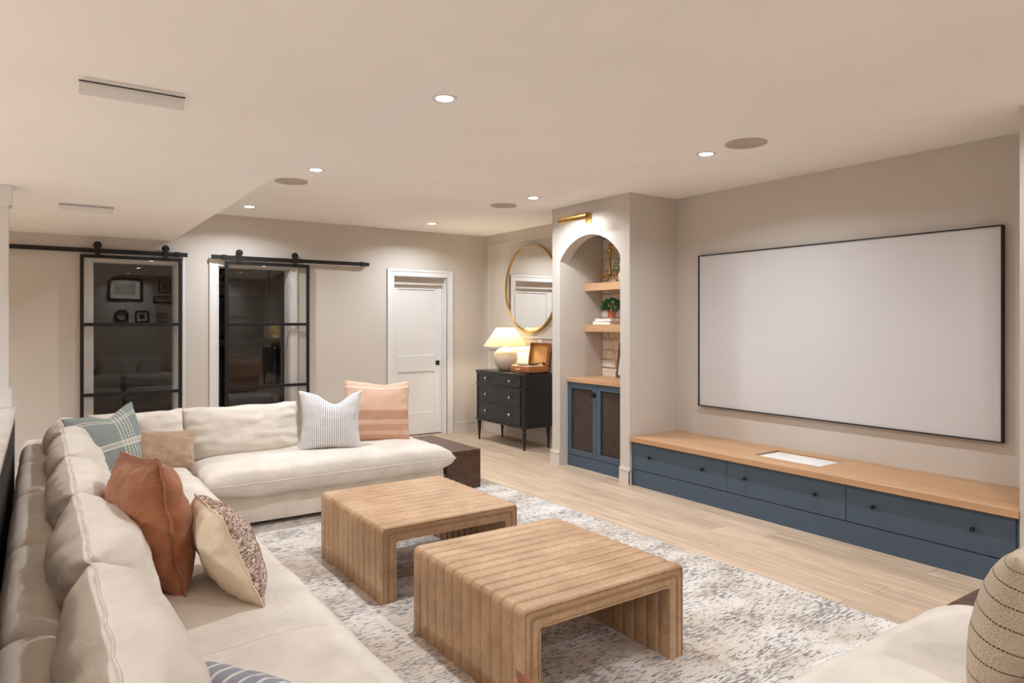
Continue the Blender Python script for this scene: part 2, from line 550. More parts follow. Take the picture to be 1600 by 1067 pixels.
def tag(o, label=None, cat=None, group=None, kind=None):
    for k, v in (('label', label), ('category', cat), ('group', group), ('kind', kind)):
        if v: o[k] = v
    return o
def thing(name, label, cat, loc, rotz=0.0, group=None):
    o = bpy.data.objects.new(name, None)
    o.empty_display_size = 0.1
    C.objects.link(o)
    o.location = loc; o.rotation_euler = (0, 0, rotz)
    ORG[o] = Vector(loc)
    return tag(o, label, cat, group)
def ob(name, b, mat, parent=None, smooth=30, local=False, origin=None, label=None):
    """link a B as one mesh object; world coordinates are made relative to the parent's origin"""
    if parent is not None:
        org = Vector((0, 0, 0)) if local else ORG[parent]
        me = b.mesh(name, org, smooth)
    else:
        if origin is None:
            xs = [v.co for v in b.bm.verts]
            lo = Vector((min(v.x for v in xs), min(v.y for v in xs), min(v.z for v in xs)))
            hi = Vector((max(v.x for v in xs), max(v.y for v in xs), max(v.z for v in xs)))
            origin = ((lo.x + hi.x) / 2, (lo.y + hi.y) / 2, lo.z)
        me = b.mesh(name, origin, smooth)
    me.materials.append(M[mat] if isinstance(mat, str) else mat)
    o = bpy.data.objects.new(name, me)
    C.objects.link(o)
    if parent is not None:
        o.parent = parent
        ORG[o] = ORG[parent] if not local else Vector((0, 0, 0))
    else:
        o.location = origin
        ORG[o] = Vector(origin)
    if label: o['label'] = label
    return o
def inst(name, me, parent, loc=(0, 0, 0), rot=(0, 0, 0), world=True):
    o = bpy.data.objects.new(name, me)
    C.objects.link(o)
    o.parent = parent
    o.location = Vector(loc) - (ORG[parent] if (parent is not None and world) else Vector((0, 0, 0)))
    o.rotation_euler = rot
    ORG[o] = Vector(loc)
    return o
def shared(name, b, mat, smooth=30):
    me = b.mesh(name, (0, 0, 0), smooth)
    me.materials.append(M[mat] if isinstance(mat, str) else mat)
    return me
def struct(name, b, mat, label=None, smooth=30):
    o = ob(name, b, mat, None, smooth, origin=(0, 0, 0))
    o['kind'] = 'structure'
    if label: o['label'] = label
    return o
def copy_tree(o, parent=None):
    c = o.copy(); C.objects.link(c); c.parent = parent
    for ch in list(o.children):
        copy_tree(ch, c)
    return c

# ------------------------------------------------------------------ the room
fl = struct('floor', B().box(XL, XW + .1, YF, YB + 3.2, FZ - .10, FZ - .004), 'gap')
plank_len, plank_w = 1.82, 0.188
def plank_mesh(L, w):
    return shared('plank', B().box(-w/2 + .0012, w/2 - .0012, -L/2 + .0012, L/2 - .0012, -.012, 0, .0015, 1), 'plank', None)
rest = B()
x = XW
row = 0
mesh_cache = {}
while x > XL:
    w = plank_w
    y = YF - random.uniform(0.0, plank_len)
    while y < YB + .15:
        y0, y1 = max(y, YF), min(y + plank_len, YB + .15)
        if y1 - y0 > 0.05:
            if x > 1.6 or (x > 0 and y1 > 6.0):
                key = round(y1 - y0, 3)
                if key not in mesh_cache: mesh_cache[key] = plank_mesh(y1 - y0, w)
                inst('plank', mesh_cache[key], fl, (x - w/2, (y0 + y1)/2, FZ))
            else:
                rest.box(x - w + .0012, x - .0012, y0 + .0012, y1 - .0012, FZ - .012, FZ)
        y += plank_len
    x -= w
    row += 1
r_ = ob('plank_field', rest, 'plank', fl, None); r_['kind'] = 'stuff'

struct('ceiling', B().box(XS - .02, XW + .1, YF, YB + .1, ZC, ZC + .1), 'ceiling')
struct('ceiling_bulkhead', B().box(XL, XS, YF, YB + .1, ZS, ZC + .1), 'ceiling')
struct('wall_left', B().box(XL - .1, XL, YF, YB + .1, FZ, ZC), 'wall')
struct('wall_front', B().box(XL - .1, XW + .1, YF - .1, YF, FZ, ZC), 'wall')
WT = 0.16
O1, O2, O3 = (0.433, 1.19, 2.085), (1.605, 2.385, 2.085), (3.69, 4.458, 2.06)
wb = B()
px = XL
for a, b_, h in (O1, O2, O3):
    wb.box(px, a, YB, YB + WT, FZ, ZC)
    wb.box(a, b_, YB, YB + WT, h, ZC)
    px = b_
wb.box(px, XW + .1, YB, YB + WT, FZ, ZC)
struct('wall_back', wb, 'wall')
wall_right = struct('wall_right', B().box(XW, XW + .1, YF, YB + .1, FZ, ZC), 'wall')

# arched niches that stand proud of the screen wall
def niche(name, y0, y1, flip):
    j0, j1 = (0.125, 0.128)
    a, b_ = y0 + j0, y1 - j1
    sp, ap = 2.095, 2.328
    hw = (b_ - a) / 2; cy = (a + b_) / 2; rise = ap - sp
    Rr = (hw * hw + rise * rise) / (2 * rise); cz = ap - Rr
    t0, t1 = XN, XN + .13
    bb = B()
    bb.box(t0, XW, y0, a, FZ, ZC)
    bb.box(t0, XW, b_, y1, FZ, ZC)
    n = 32
    pts = []
    th = math.asin(hw / Rr)
    for k in range(n + 1):
        g = -th + 2 * th * k / n
        pts.append((cy + Rr * math.sin(g), cz + Rr * math.cos(g)))
    for p, q in zip(pts, pts[1:]):
        bb.prism([p, q, (q[0], ZC), (p[0], ZC)], t0, t1, 'X')
    bb.box(t1, XW, a, b_, 2.46, ZC)
    return struct(name, bb, 'wall', smooth=20), a, b_, cy
niche_far, NA, NB_, NCY = niche('wall_niche_1', NY0, NY1, False)
niche_near, MA, MB_, MCY = niche('wall_niche_2', MY0, MY1, True)

# stone cladding at the back of the far niche: every stone its own piece
inst('mortar_bed', shared('mortar_bed', B().box(-.012, .012, NA - NCY, NB_ - NCY, 0, 1.56), 'mortar'), niche_far, (XW - .012, NCY, .88))
z = .885
rs = random.Random(3)
while z < 2.43:
    h = rs.uniform(.085, .15)
    y = NA - rs.uniform(0, .12)
    while y < NB_ - .02:
        w = rs.uniform(.14, .30)
        ya, yb = max(y, NA) + .006, min(y + w, NB_) - .006
        if yb - ya > .03:
            d = rs.uniform(.018, .030)
            bb = B().box(-d, 0, -(yb-ya)/2, (yb-ya)/2, 0, min(h, 2.43 - z) - .012, .007, 2)
            for v in bb.bm.verts:
                v.co += Vector((0, rs.uniform(-.004, .004), rs.uniform(-.004, .004)))
                if v.co.x < -.01: v.co.x += rs.uniform(-.004, .004)
            inst('stone', shared('stone', bb, 'stone', 40), niche_far, (XW - .022, (ya + yb)/2, z))
        y += w
    z += h

# baseboards (profiled) -----------------------------------------------------------
def base_run(bb, axis, fixed, a, b_, out):
    """axis 'X': the board runs along X at y=fixed, standing out by `out` (signed) from the wall"""
    for t, z0, z1 in ((.014, FZ, .118), (.018, .112, .124), (.010, .124, .140)):
        lo, hi = sorted((fixed, fixed + math.copysign(t, out)))
        if axis == 'X': bb.box(a, b_, lo, hi, z0, z1)
        else: bb.box(lo, hi, a, b_, z0, z1)
bb = B()
for a, b_ in ((XL, .34), (1.31, 1.515), (2.478, 3.595), (4.555, XW)):
    base_run(bb, 'X', YB, a, b_, -1)
struct('baseboard_back', bb, 'base')
bb = B()
base_run(bb, 'Y', XW, NY1, YB - .014, -1)
base_run(bb, 'Y', XW, YF, MY0, -1)
struct('baseboard_right', bb, 'base')
for nm, y0, y1, a, b_ in (('baseboard_niche_1', NY0, NY1, NA, NB_), ('baseboard_niche_2', MY0, MY1, MA, MB_)):
    bb = B()
    for p, q in ((y0, a), (b_, y1)):
        base_run(bb, 'Y', XN, p - (.018 if p == y0 else 0), q + (.018 if q == y1 else 0), -1)
    base_run(bb, 'X', y1, XN, XW, 1)
    if nm.endswith('1'):
        base_run(bb, 'X', y0, XN - .014, XN + .012, -1)
    struct(nm, bb, 'base')

# panel mouldings on the alcove wall
def moulding(y0, y1, z0, z1):
    w = .03
    for k, (a, b_, c, d) in enumerate(((y0, y1, z1 - w, z1), (y0, y1, z0, z0 + w), (y0, y0 + w, z0 + w, z1 - w), (y1 - w, y1, z0 + w, z1 - w))):
        bb = B().box(XW - .012, XW, a, b_, c, d)
        if k < 2: bb.box(XW - .02, XW, a, b_, c + .009, d - .009, .003, 1)
        else: bb.box(XW - .02, XW, a + .009, b_ - .009, c, d, .003, 1)
        ob('panel_moulding', bb, 'panel', wall_right)
moulding(NY1 + .09, 7.855, 1.262, 2.515)
moulding(NY1 + .09, 7.865, .22, 1.135)

# door casings with their jamb linings
def casing(name, o, w=.088, lining=WT):
    a, b_, h = o
    bb = B()
    for (x0, x1, z0, z1, vert) in ((a - w, a, FZ, h, 1), (b_, b_ + w, FZ, h, 2), (a - w, b_ + w, h, h + w, 0)):
        bb.box(x0, x1, YB - .014, YB, z0, z1)
    bb.box(a - w, a - w + .028, YB - .022, YB, FZ, h + w, .003, 1)
    bb.box(b_ + w - .028, b_ + w, YB - .022, YB, FZ, h + w, .003, 1)
    bb.box(a - w + .028, b_ + w - .028, YB - .022, YB, h + w - .028, h + w, .003, 1)
    bb.box(a - .012, a, YB - .018, YB, FZ, h); bb.box(b_, b_ + .012, YB - .018, YB, FZ, h)
    bb.box(a - .012, b_ + .012, YB - .018, YB, h, h + .012)
    bb.box(a, a + .012, YB - .002, YB + lining, FZ, h)
    bb.box(b_ - .012, b_, YB - .002, YB + lining, FZ, h)
    bb.box(a, b_, YB - .002, YB + lining, h - .012, h)
    return struct(name, bb, 'trim')
casing('trim_1', O1); casing('trim_2', O2); casing('trim_3', O3)

# the white two-panel door, standing back in its jamb, under a plain header board
DY = YB + .115
dr = thing('door_3', 'white two-panel interior door with black knob on the back wall', 'door', ((O3[0] + O3[1])/2, DY, FZ))
dr['kind'] = 'structure'
x0, x1 = O3[0] + .014, O3[1] - .014
bb = B()
top = 1.955
st = .105
bb.box(x0, x0 + st, DY, DY + .035, FZ + .012, top, .002, 1)
bb.box(x1 - st, x1, DY, DY + .035, FZ + .012, top, .002, 1)
for z0, z1 in ((FZ + .012, .285), (.825, 1.035), (1.90, top)):
    bb.box(x0 + st, x1 - st, DY, DY + .035, z0, z1, .002, 1)
ob('door_frame', bb, 'trim', dr)
for z0, z1 in ((.285, .825), (1.035, 1.90)):
    ob('door_panel', B().box(x0 + st - .01, x1 - st + .01, DY + .014, DY + .028, z0 - .01, z1 + .01), 'trim', dr)
kn = ob('door_knob', B().box(4.352, 4.412, DY - .008, DY, .90, .962, .004, 1).lathe([(.010, 0), (.010, .03), (.027, .038), (.029, .052), (.022, .062), (.0, .064)], (4.382, DY - .008, .931), 20, 'Y', False), 'black', dr)
for v in kn.data.vertices:
    pass
hd = struct('door_header', B().box(O3[0] + .012, O3[1] - .012, YB + .07, DY + .04, 1.958, O3[2] - .012), 'wall')
struct('door_back_board', B().box(O3[0], O3[1], DY + .042, DY + .05, FZ, 1.968), 'darkbox')

# the two unlit rooms behind the glass doors
RB = 10.9
bb = B()
bb.box(-1.6, -1.5, YB + WT, RB, FZ, 2.45); bb.box(1.36, 1.46, YB + WT, RB, FZ, 2.45)
bb.box(3.25, 3.35, YB + WT, RB, FZ, 2.45); bb.box(-1.6, 3.35, RB, RB + .1, FZ, 2.45)
bb.box(-1.6, 3.35, YB + WT, RB + .1, 2.45, 2.55)
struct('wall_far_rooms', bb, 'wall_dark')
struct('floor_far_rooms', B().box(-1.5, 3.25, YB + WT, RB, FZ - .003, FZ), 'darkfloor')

# ------------------------------------------------------------------ ceiling fittings
ring = [(.043, .0), (.047, -.004), (.066, -.006), (.068, -.002), (.068, .0)]
def downlight(x, y, zc, label, watts, group):
    t = thing('recessed_downlight', label, 'downlight', (x, y, zc), group=group)
    ob('trim_ring', B().lathe(ring, (x, y, zc), 32, cap=False), 'trim', t)
    ob('lamp_lens', B().lathe([(.0005, -.0035), (.045, -.0035), (.046, -.0005)], (x, y, zc), 32, cap=False), 'lens', t)
    ld = bpy.data.lights.new('downlight', 'AREA')
    ld.shape = 'DISK'; ld.size = .09; ld.energy = watts; ld.color = LAMP_COL; ld.spread = R(150)
    lo = bpy.data.objects.new('downlight_beam', ld)
    C.objects.link(lo); lo.parent = t; lo.location = (0, 0, -.008)
    return t
names = {(0, 0): 'round recessed downlight nearest the barn doors', (0, 1): 'round recessed downlight beside the ceiling speaker along the bulkhead edge',
         (0, 2): 'largest round recessed downlight, over the tan ottomans', (1, 0): 'small round recessed downlight near the white door',
         (1, 1): 'round recessed downlight in front of the arched niche', (1, 2): 'round recessed downlight in front of the projection screen',
         (0, 3): 'round recessed downlight above the near sofa, reflected in the left glass door', (1, 3): 'round recessed downlight above the near end of the screen wall, reflected in glass',
         (0, 4): 'round recessed downlight behind the camera on the bulkhead side', (1, 4): 'round recessed downlight behind the camera on the screen side',
         (0, 5): 'added recessed downlight brightening the gallery wall on the bulkhead side', (1, 5): 'added recessed downlight brightening the gallery wall on the screen side'}
for i, x in enumerate((1.768, 3.862)):
    for j, y in enumerate((7.287, 5.24, 3.19, 1.14, -.91, -2.96)):  # last row is added to brighten the gallery wall for its reflection
        downlight(x, y, ZC, names[(i, j)], DOWN_W * (0.38 if j == 3 else 0.86 if j == 0 else 1.0), 'recessed ceiling downlights')
for k, y in enumerate((6.3, 3.9, 1.5, -.9)):  # unseen downlights added as fill from the left side
    downlight(-2.3, y, ZS, ('first', 'second', 'third', 'fourth')[k] + ' added recessed fill downlight from the back wall over the bar, left of the picture', FILL_W, 'added fill downlights over the bar')
for lab, (x, y) in (('round flush ceiling speaker beside the bulkhead edge', (1.742, 5.785)), ('round flush ceiling speaker in front of the arched niche', (3.868, 5.757)),
                    ('round flush ceiling speaker in front of the projection screen', (3.85, 2.852))):
    t = thing('ceiling_speaker', lab, 'speaker', (x, y, ZC), group='flush ceiling speakers')
    ob('grille', B().lathe([(.0005, -.004), (.126, -.004)], (x, y, ZC), 40, cap=False), 'speaker', t)
    ob('rim', B().lathe([(.126, -.004), (.128, -.006), (.133, -.006), (.134, .0)], (x, y, ZC), 40, cap=False), 'speaker', t)
for lab, yy in (('white ceiling air vent with tilted deflector, large in the upper left', 2.846), ('white ceiling air vent with tilted deflector nearest the barn doors', 5.875)):
    t = thing('air_vent', lab, 'vent', (.285, yy, ZS), group='air vents in the bulkhead')
    a, b_ = .115, .455
    ob('vent_frame', B().box(a + .015, b_ - .01, yy - .022, yy + .10, ZS - .009, ZS, .002, 1), 'trim', t)
    ob('slot', B().box(a + .02, b_ - .02, yy + .012, yy + .09, ZS - .0105, ZS - .009), 'darkbox', t)
    bb = B()
    prof = [(yy, ZS - .010), (yy + .002, ZS - .022), (yy + .007, ZS - .034), (yy + .016, ZS - .045), (yy + .028, ZS - .052)]
    for p, q in zip(prof, prof[1:]):
        bb.prism([p, q, (q[0] + .003, q[1] + .001), (p[0] + .003, p[1] + .001)], a, b_, 'X')
    d_ = ob('deflector', bb, 'trim', t)
    ob('dark_edge', B().box(a - .001, b_ + .001, yy - .003, yy + .003, ZS - .0125, ZS - .0085), 'black', d_)

# ------------------------------------------------------------------ glass barn doors and rails
def barn_door(name, label, x0, x1, y):
    t = thing(name, label, 'door', ((x0 + x1)/2, y, FZ + .015))
    t['kind'] = 'structure'
    zt, zb = 2.138, .035
    w = .032; th = .034
    for a in (x0, x1 - w):
        ob('stile', B().box(a, a + w, y - th/2, y + th/2, zb, zt, .003, 1), 'black', t)
    zs = [zb, .733, 1.430, zt - w]
    for z0 in zs:
        ob('rail_bar', B().box(x0 + w, x1 - w, y - th/2 + .002, y + th/2 - .002, z0, z0 + w, .003, 1), 'black', t)
    for za, zb2 in zip(zs, zs[1:]):
        ob('pane', B().box(x0 + w, x1 - w, y - .003, y + .003, za + w, zb2), 'glass', t)
    return t
BY = YB - .062
barn_door('door_1', 'black steel framed glass sliding door on the left, before the office', .328, 1.238, BY)
barn_door('door_2', 'black steel framed glass sliding door standing half across the right opening', 1.668, 2.594, BY)
def rail(label, x0, x1, hx, stops):
    y = YB - .072
    zc = 2.178
    t = thing('sliding_door_rail', label, 'rail', ((x0 + x1)/2, y, zc), group='sliding door rails')
    ob('track', B().box(x0, x1, y - .005, y + .005, zc - .022, zc + .022, .002, 1), 'black', t)
    k = x0 + .12
    while k < x1:
        ob('spacer', B().lathe([(.012, 0), (.012, YB - y - .003)], (k, y + .003, zc), 12, 'Y'), 'black', t)
        k += .42
    for sx in stops:
        ob('end_stop', B().box(sx - .025, sx + .025, y - .014, y + .008, zc - .027, zc + .027, .003, 1).lathe([(.010, 0), (.010, -.012)], (sx, y - .012, zc), 12, 'Y'), 'black', t)
    for x in hx:
        h = ob('hanger', B().box(x - .022, x + .022, y - .022, y - .014, 2.125, zc + .075, .004, 1).box(x - .022, x + .022, y - .024, y + .018, 2.122, 2.139), 'black', t)
        ob('wheel', B().lathe([(.034, -.010), (.039, -.006), (.039, .010), (.034, .014)], (x, y, zc + .055), 8, 'Y'), 'black', h)
        ob('bolt', B().lathe([(.011, -.024), (.011, -.034)], (x, y, zc + .055), 6, 'Y'), 'black', h)
rail('long black steel rail above the left glass door, running out of frame', -.62, 1.292, (.475, 1.083), (1.19,))
rail('black steel rail above the right glass door', 1.525, 3.335, (1.815, 2.425), (1.655, 3.235))

# ------------------------------------------------------------------ projection screen
sy0, sy1, sz0, sz1 = 1.80, 4.224, .700, 2.082
t = thing('projection_screen', 'large white projection screen in a thin black frame', 'screen', (XW, (sy0 + sy1)/2, sz0))
ob('screen_fabric', B().box(XW - .034, XW - .012, sy0 + .006, sy1 - .006, sz0 + .006, sz1 - .006), 'screen', t)
for a, b_, c, d in ((sy0, sy1, sz1 - .008, sz1), (sy0, sy1, sz0, sz0 + .008), (sy0, sy0 + .008, sz0 + .008, sz1 - .008), (sy1 - .008, sy1, sz0 + .008, sz1 - .008)):
    ob('frame_bar', B().box(XW - .045, XW - .002, a, b_, c, d), 'black', t)

# ------------------------------------------------------------------ low console under the screen
cy0, cy1 = MY1 + .002, NY0 - .002
cf = XN + .022
labs = ['slate blue drawer cabinet nearest the sofa, under the screen', 'slate blue middle drawer cabinet under the screen, below the projector', 'slate blue drawer cabinet beside the arched niche, under the screen']
knob_b = [(.0045, 0), (.0045, -.012), (.011, -.018), (.0145, -.026), (.0125, -.034), (.0, -.037)]
knob_me = shared('knob', B().lathe(knob_b, (0, 0, 0), 20, 'X', False), 'black', 40)
bounds = [(1.533, 2.507), (2.507, 3.475), (3.475, 4.492)]
kys = [(1.742, 2.315), (2.718, 3.294), (3.699, 4.28)]
for lab, (a, b_), ky in zip(labs, bounds, kys):
    t = thing('drawer_cabinet', lab, 'cabinet', (cf + .3, (a + b_)/2, .132), group='drawer cabinets under the screen')
    ob('body', B().box(cf + .022, XW - .002, a, b_, .132, .30).box(cf + .022, cf + .04, a, b_, .132, .384), 'blue', t)
    d_ = ob('drawer_front', B().box(cf, cf + .020, a + .002, b_ - .002, .136, .382, .0015, 1), 'blue', t)
    for y in ky:
        inst('knob', knob_me, d_, (cf, y, .272))
t = thing('cabinet_plinth', 'long slate blue plinth along the floor under the drawer cabinets', 'plinth', (cf + .3, (cy0 + cy1)/2, FZ))
ob('plinth_board', B().box(cf, XW - .002, cy0, cy1, FZ, .131), 'blue', t)
for a, b_ in ((cy0, 1.532), (4.493, cy1)):
    ob('filler_strip', B().box(cf + .004, cf + .05, a, b_, .132, .384), 'blue', t)
py0, py1, pxa, pxb = 2.793, 3.345, 4.605, 4.935
t = thing('console_worktop', 'long oak worktop over the blue drawer cabinets with a cut-out', 'worktop', ((XN + XW)/2, (cy0 + cy1)/2, .386))
bb = B()
z0, z1 = .386, .431
xf = XN - .012
bb.box(xf, pxa, cy0, cy1, z0, z1, .002, 1); bb.box(pxb, XW - .001, cy0, cy1, z0, z1)
bb.box(pxa, pxb, cy0, py0, z0, z1); bb.box(pxa, pxb, py1, cy1, z0, z1)
ob('worktop_board', bb, 'oak', t)
t = thing('projector', 'white short-throw projector sunk in the worktop cut-out', 'projector', ((pxa + pxb)/2, (py0 + py1)/2, .302))
ob('housing', B().box(pxa + .004, pxb - .012, py0 + .004, py1 - .010, .302, .420, .008, 3), 'white', t)
ob('lens_window', B().box(pxb - .10, pxb - .05, (py0 + py1)/2 - .12, (py0 + py1)/2 + .12, .4195, .4212), 'paper', t)
for k in range(7):
    yy = py0 + .03 + k * .012
    ob('vent_slot', B().box(pxa + .04, pxb - .14, yy, yy + .004, .4195, .4206), 'paper', t)

# ------------------------------------------------------------------ niche fittings
a, b_ = NA + .003, NB_ - .003
nf = XN + .10
t = thing('niche_cabinet', 'slate blue cabinet with two mesh doors inside the arched niche', 'cabinet', (4.75, NCY, FZ))
ob('carcass', B().box(nf + .022, nf + .035, a, a + .02, .105, .852).box(nf + .022, nf + .035, b_ - .02, b_, .105, .852).box(nf + .20, nf + .215, a, b_, .105, .852).box(nf + .022, nf + .2, a, b_, .84, .852), 'blue', t)
ob('plinth_board', B().box(nf + .002, nf + .04, a, b_, FZ, .104), 'blue', t)
mid = 5.090
def mesh_door(y0, y1, knob_y):
    w, z0, z1 = .056, .108, .848
    bb = B()
    for p in ((y0, y0 + w, z0, z1), (y1 - w, y1, z0, z1), (y0 + w, y1 - w, z0, z0 + w), (y0 + w, y1 - w, z1 - w, z1)):
        bb.box(nf, nf + .02, p[0], p[1], p[2], p[3], .0015, 1)
    d_ = ob('door', bb, 'blue', t)
    # woven metal lattice: two sets of slanting wires
    ya, yb, za, zb = y0 + w, y1 - w, z0 + w, z1 - w
    for s, xx in ((1, nf + .009), (-1, nf + .012)):
        bb = B()
        step, slope = .026, 1.7
        H = zb - za
        k = -H / slope if s == 1 else 0.0
        while k < (yb - ya) + (0 if s == 1 else H / slope):
            p0y, p0z = ya + k, za
            p1y, p1z = p0y + s * H / slope, zb
            # clip to the opening
            def at(y): return p0z + (y - p0y) * s * slope
            pts = []
            for (yy, zz) in ((p0y, p0z), (p1y, p1z)):
                if yy < ya: yy, zz = ya, at(ya)
                if yy > yb: yy, zz = yb, at(yb)
                pts.append((xx, yy, max(za, min(zb, zz))))
            if (Vector(pts[0]) - Vector(pts[1])).length > .012:
                bb.tube(pts, .0032, 4)
            k += step
        ob('lattice', bb, 'black', d_)
    ob('lattice_backing', B().box(nf + .03, nf + .034, ya - .01, yb + .01, za - .01, zb + .01), plain('backing_cloth', (150, 122, 104), 0.9), d_)
    if knob_y:
        ob('knob', B().box(nf - .004, nf, knob_y - .022, knob_y + .022, .722, .772, .002, 1).lathe([(.006, 0), (.006, -.012), (.020, -.018), (.022, -.030), (.0, -.036)], (nf - .004, knob_y, .747), 20, 'X', False), 'black', d_)
mesh_door(mid + .0015, b_ - .002, 5.118)
mesh_door(a + .002, mid - .0015, None)
tag(ob('niche_worktop', B().box(XN + .085, XW - .05, a, b_, .853, .894, .002, 1), 'oak'), 'oak worktop on the mesh-door cabinet in the niche', 'worktop')
for lab, z1 in (('upper floating oak shelf in the arched niche', 1.876), ('lower floating oak shelf in the arched niche', 1.447)):
    tag(ob('floating_shelf', B().box(4.757, XW - .05, a, b_, z1 - .078, z1, .002, 1), 'oak'), lab, 'shelf', 'floating niche shelves')

# picture lights in brass
def picture_light(label, cy, watts):
    zc = 2.468
    xb = XN - .195
    t = thing('picture_light', label, 'picture light', (XN, cy, 2.44), group='brass picture lights')
    ob('wall_plate', B().box(XN - .012, XN, cy - .045, cy + .045, zc - .032, zc + .068, .003, 1), 'brass', t)
    ob('arm', B().tube([(XN - .01, cy, zc + .03), (XN - .06, cy, zc + .055), (XN - .14, cy, zc + .055), (xb, cy, zc + .018)], .007, 8), 'brass', t)
    ob('knuckle', B().lathe([(.014, -.022), (.014, .022)], (xb, cy, zc + .024), 16, 'Y'), 'brass', t)
    bb = B()
    n = 18
    r0, r1 = .030, .0275
    L = .205
    outer, inner = [], []
    for k in range(n + 1):
        g = R(4) + (R(256)) * k / n
        outer.append((xb + r0 * math.cos(g), zc + r0 * math.sin(g))); inner.append((xb + r1 * math.cos(g), zc + r1 * math.sin(g)))
    for k in range(n):
        bb.prism([outer[k], outer[k+1], inner[k+1], inner[k]], cy - L, cy + L, 'Y')
    for s in (-1, 1):
        bb.prism([p for p in outer], cy + s * L - .002, cy + s * L + .002, 'Y')
    ob('shade_tube', bb, 'brass', t)
    ob('bulb', B().lathe([(.011, -.17), (.011, .17)], (xb, cy, zc + .004), 12, 'Y'), 'lens', t)
    ld = bpy.data.lights.new('picture_light', 'AREA'); ld.shape = 'RECTANGLE'
    ld.size = .03; ld.size_y = .36; ld.energy = watts; ld.color = (0.95, .95, .93); ld.spread = R(160)
    lo = bpy.data.objects.new('picture_light_beam', ld); C.objects.link(lo); lo.parent = t
    lo.location = Vector((xb + .016, cy, zc - .018)) - ORG[t]
    lo.rotation_euler = (0, R(-38), 0)
    return t
picture_light('brass picture light above the arched niche', NCY - .005, 1.4)
picture_light('brass picture light of the near niche, reflected in the right glass door', MCY, 1.4)

# brass balance scale
sx, sy, sz = 4.875, 5.275, 1.876
t = thing('balance_scale', 'antique brass balance scale with hanging pans on upper niche shelf', 'scale', (sx, sy, sz))
ob('pillar', B().lathe([(.024, .07), (.018, .085), (.0135, .11), (.0125, .30), (.019, .31), (.014, .32), (.018, .335), (.022, .35), (.015, .365), (.019, .385), (.010, .405), (.0, .412)], (sx, sy, sz), 20), 'brass', t)
bb = B()
for k in range(3):
    g = R(90 + 120 * k)
    pts = []
    for q in range(9):
        u = q / 8
        r = .012 + .062 * u
        h = .085 + .018 * math.sin(u * PI) - .083 * u ** 1.6
        pts.append((sx + r * math.cos(g), sy + r * math.sin(g), sz + max(h, .004)))
    bb.tube(pts, [.008 - .003 * q / 8 for q in range(9)], 8)
ob('tripod_foot', bb, 'brass', t)
bb = B()
pts = []
for q in range(21):
    u = -1 + q / 10
    pts.append((sx, sy + u * .108, sz + .325 - .05 * abs(u) ** 2.2))
bb.tube(pts, [.004 + .003 * (1 - abs(-1 + q / 10)) for q in range(21)], 8)
ob('beam', bb, 'brass', t)
for s in (-1, 1):
    yy = sy + s * .108
    bb = B()
    for k in range(3):
        g = R(30 + 120 * k)
        bb.tube([(sx, yy, sz + .275), (sx + .046 * math.cos(g), yy + .046 * math.sin(g), sz + .075)], .0012, 4)
    ch = ob('chain', bb, 'brass', t)
    ob('pan', B().lathe([(.002, .062), (.030, .064), (.048, .074), (.050, .077), (.046, .075), (.028, .067), (.002, .065)], (sx, yy, sz), 24, cap=False), 'brass', ch)

# foliage maker: many small leaves, one part
def leaves(center, rad, n, size, rnd, squash=.8, lower=-.35):
    bb = B()
    c = Vector(center)
    for k in range(n):
        while True:
            d = Vector((rnd.uniform(-1, 1), rnd.uniform(-1, 1), rnd.uniform(lower, 1)))
            if .25 < d.length < 1: break
        d2 = d.normalized() * (d.length ** .45)
        p = c + Vector((d2.x * rad, d2.y * rad, d2.z * rad * squash))
        out = (d.normalized() + Vector((rnd.uniform(-.5, .5), rnd.uniform(-.5, .5), rnd.uniform(-.2, .6)))).normalized()
        side = out.cross(Vector((rnd.uniform(-1, 1), rnd.uniform(-1, 1), rnd.uniform(-1, 1)))).normalized()
        nn = out.cross(side)
        L, W = size * rnd.uniform(.7, 1.2), size * .36
        pts = [p, p + out * L * .35 + side * W + nn * W * .2, p + out * L * .75 + side * W * .7, p + out * L - nn * W * .4, p + out * L * .75 - side * W * .7, p + out * L * .35 - side * W + nn * W * .2]
        bb.add(pts, [(0, 1, 2, 3), (0, 3, 4, 5)])
    return bb
rp = random.Random(11)
# pot with a sprig on the upper shelf
px_, py_ = 4.855, 5.055
t = thing('sprig_pot', 'round beige pot with trailing green sprig on upper niche shelf', 'plant', (px_, py_, 1.876))
ob('pot', B().lathe([(.030, 0), (.042, .004), (.052, .03), (.056, .058), (.050, .085), (.034, .104), (.030, .108), (.026, .104), (.028, .09)], (px_, py_, 1.876), 28), 'pot', t)
st_ = B()
for k in range(4):
    g = rp.uniform(.8, 2.4)
    st_.tube([(px_, py_, 1.96), (px_ + .01 * k - .01, py_ + .02 + .01 * k, 2.02), (px_ - .02, py_ + .03 + .022 * k, 2.05 + .02 * k)], .002, 5)
ob('stem', st_, 'leaf2', t)
ob('foliage', leaves((px_ - .01, py_ + .045, 2.055), .055, 26, .036, rp, .9, -.6), 'leaf2', t)
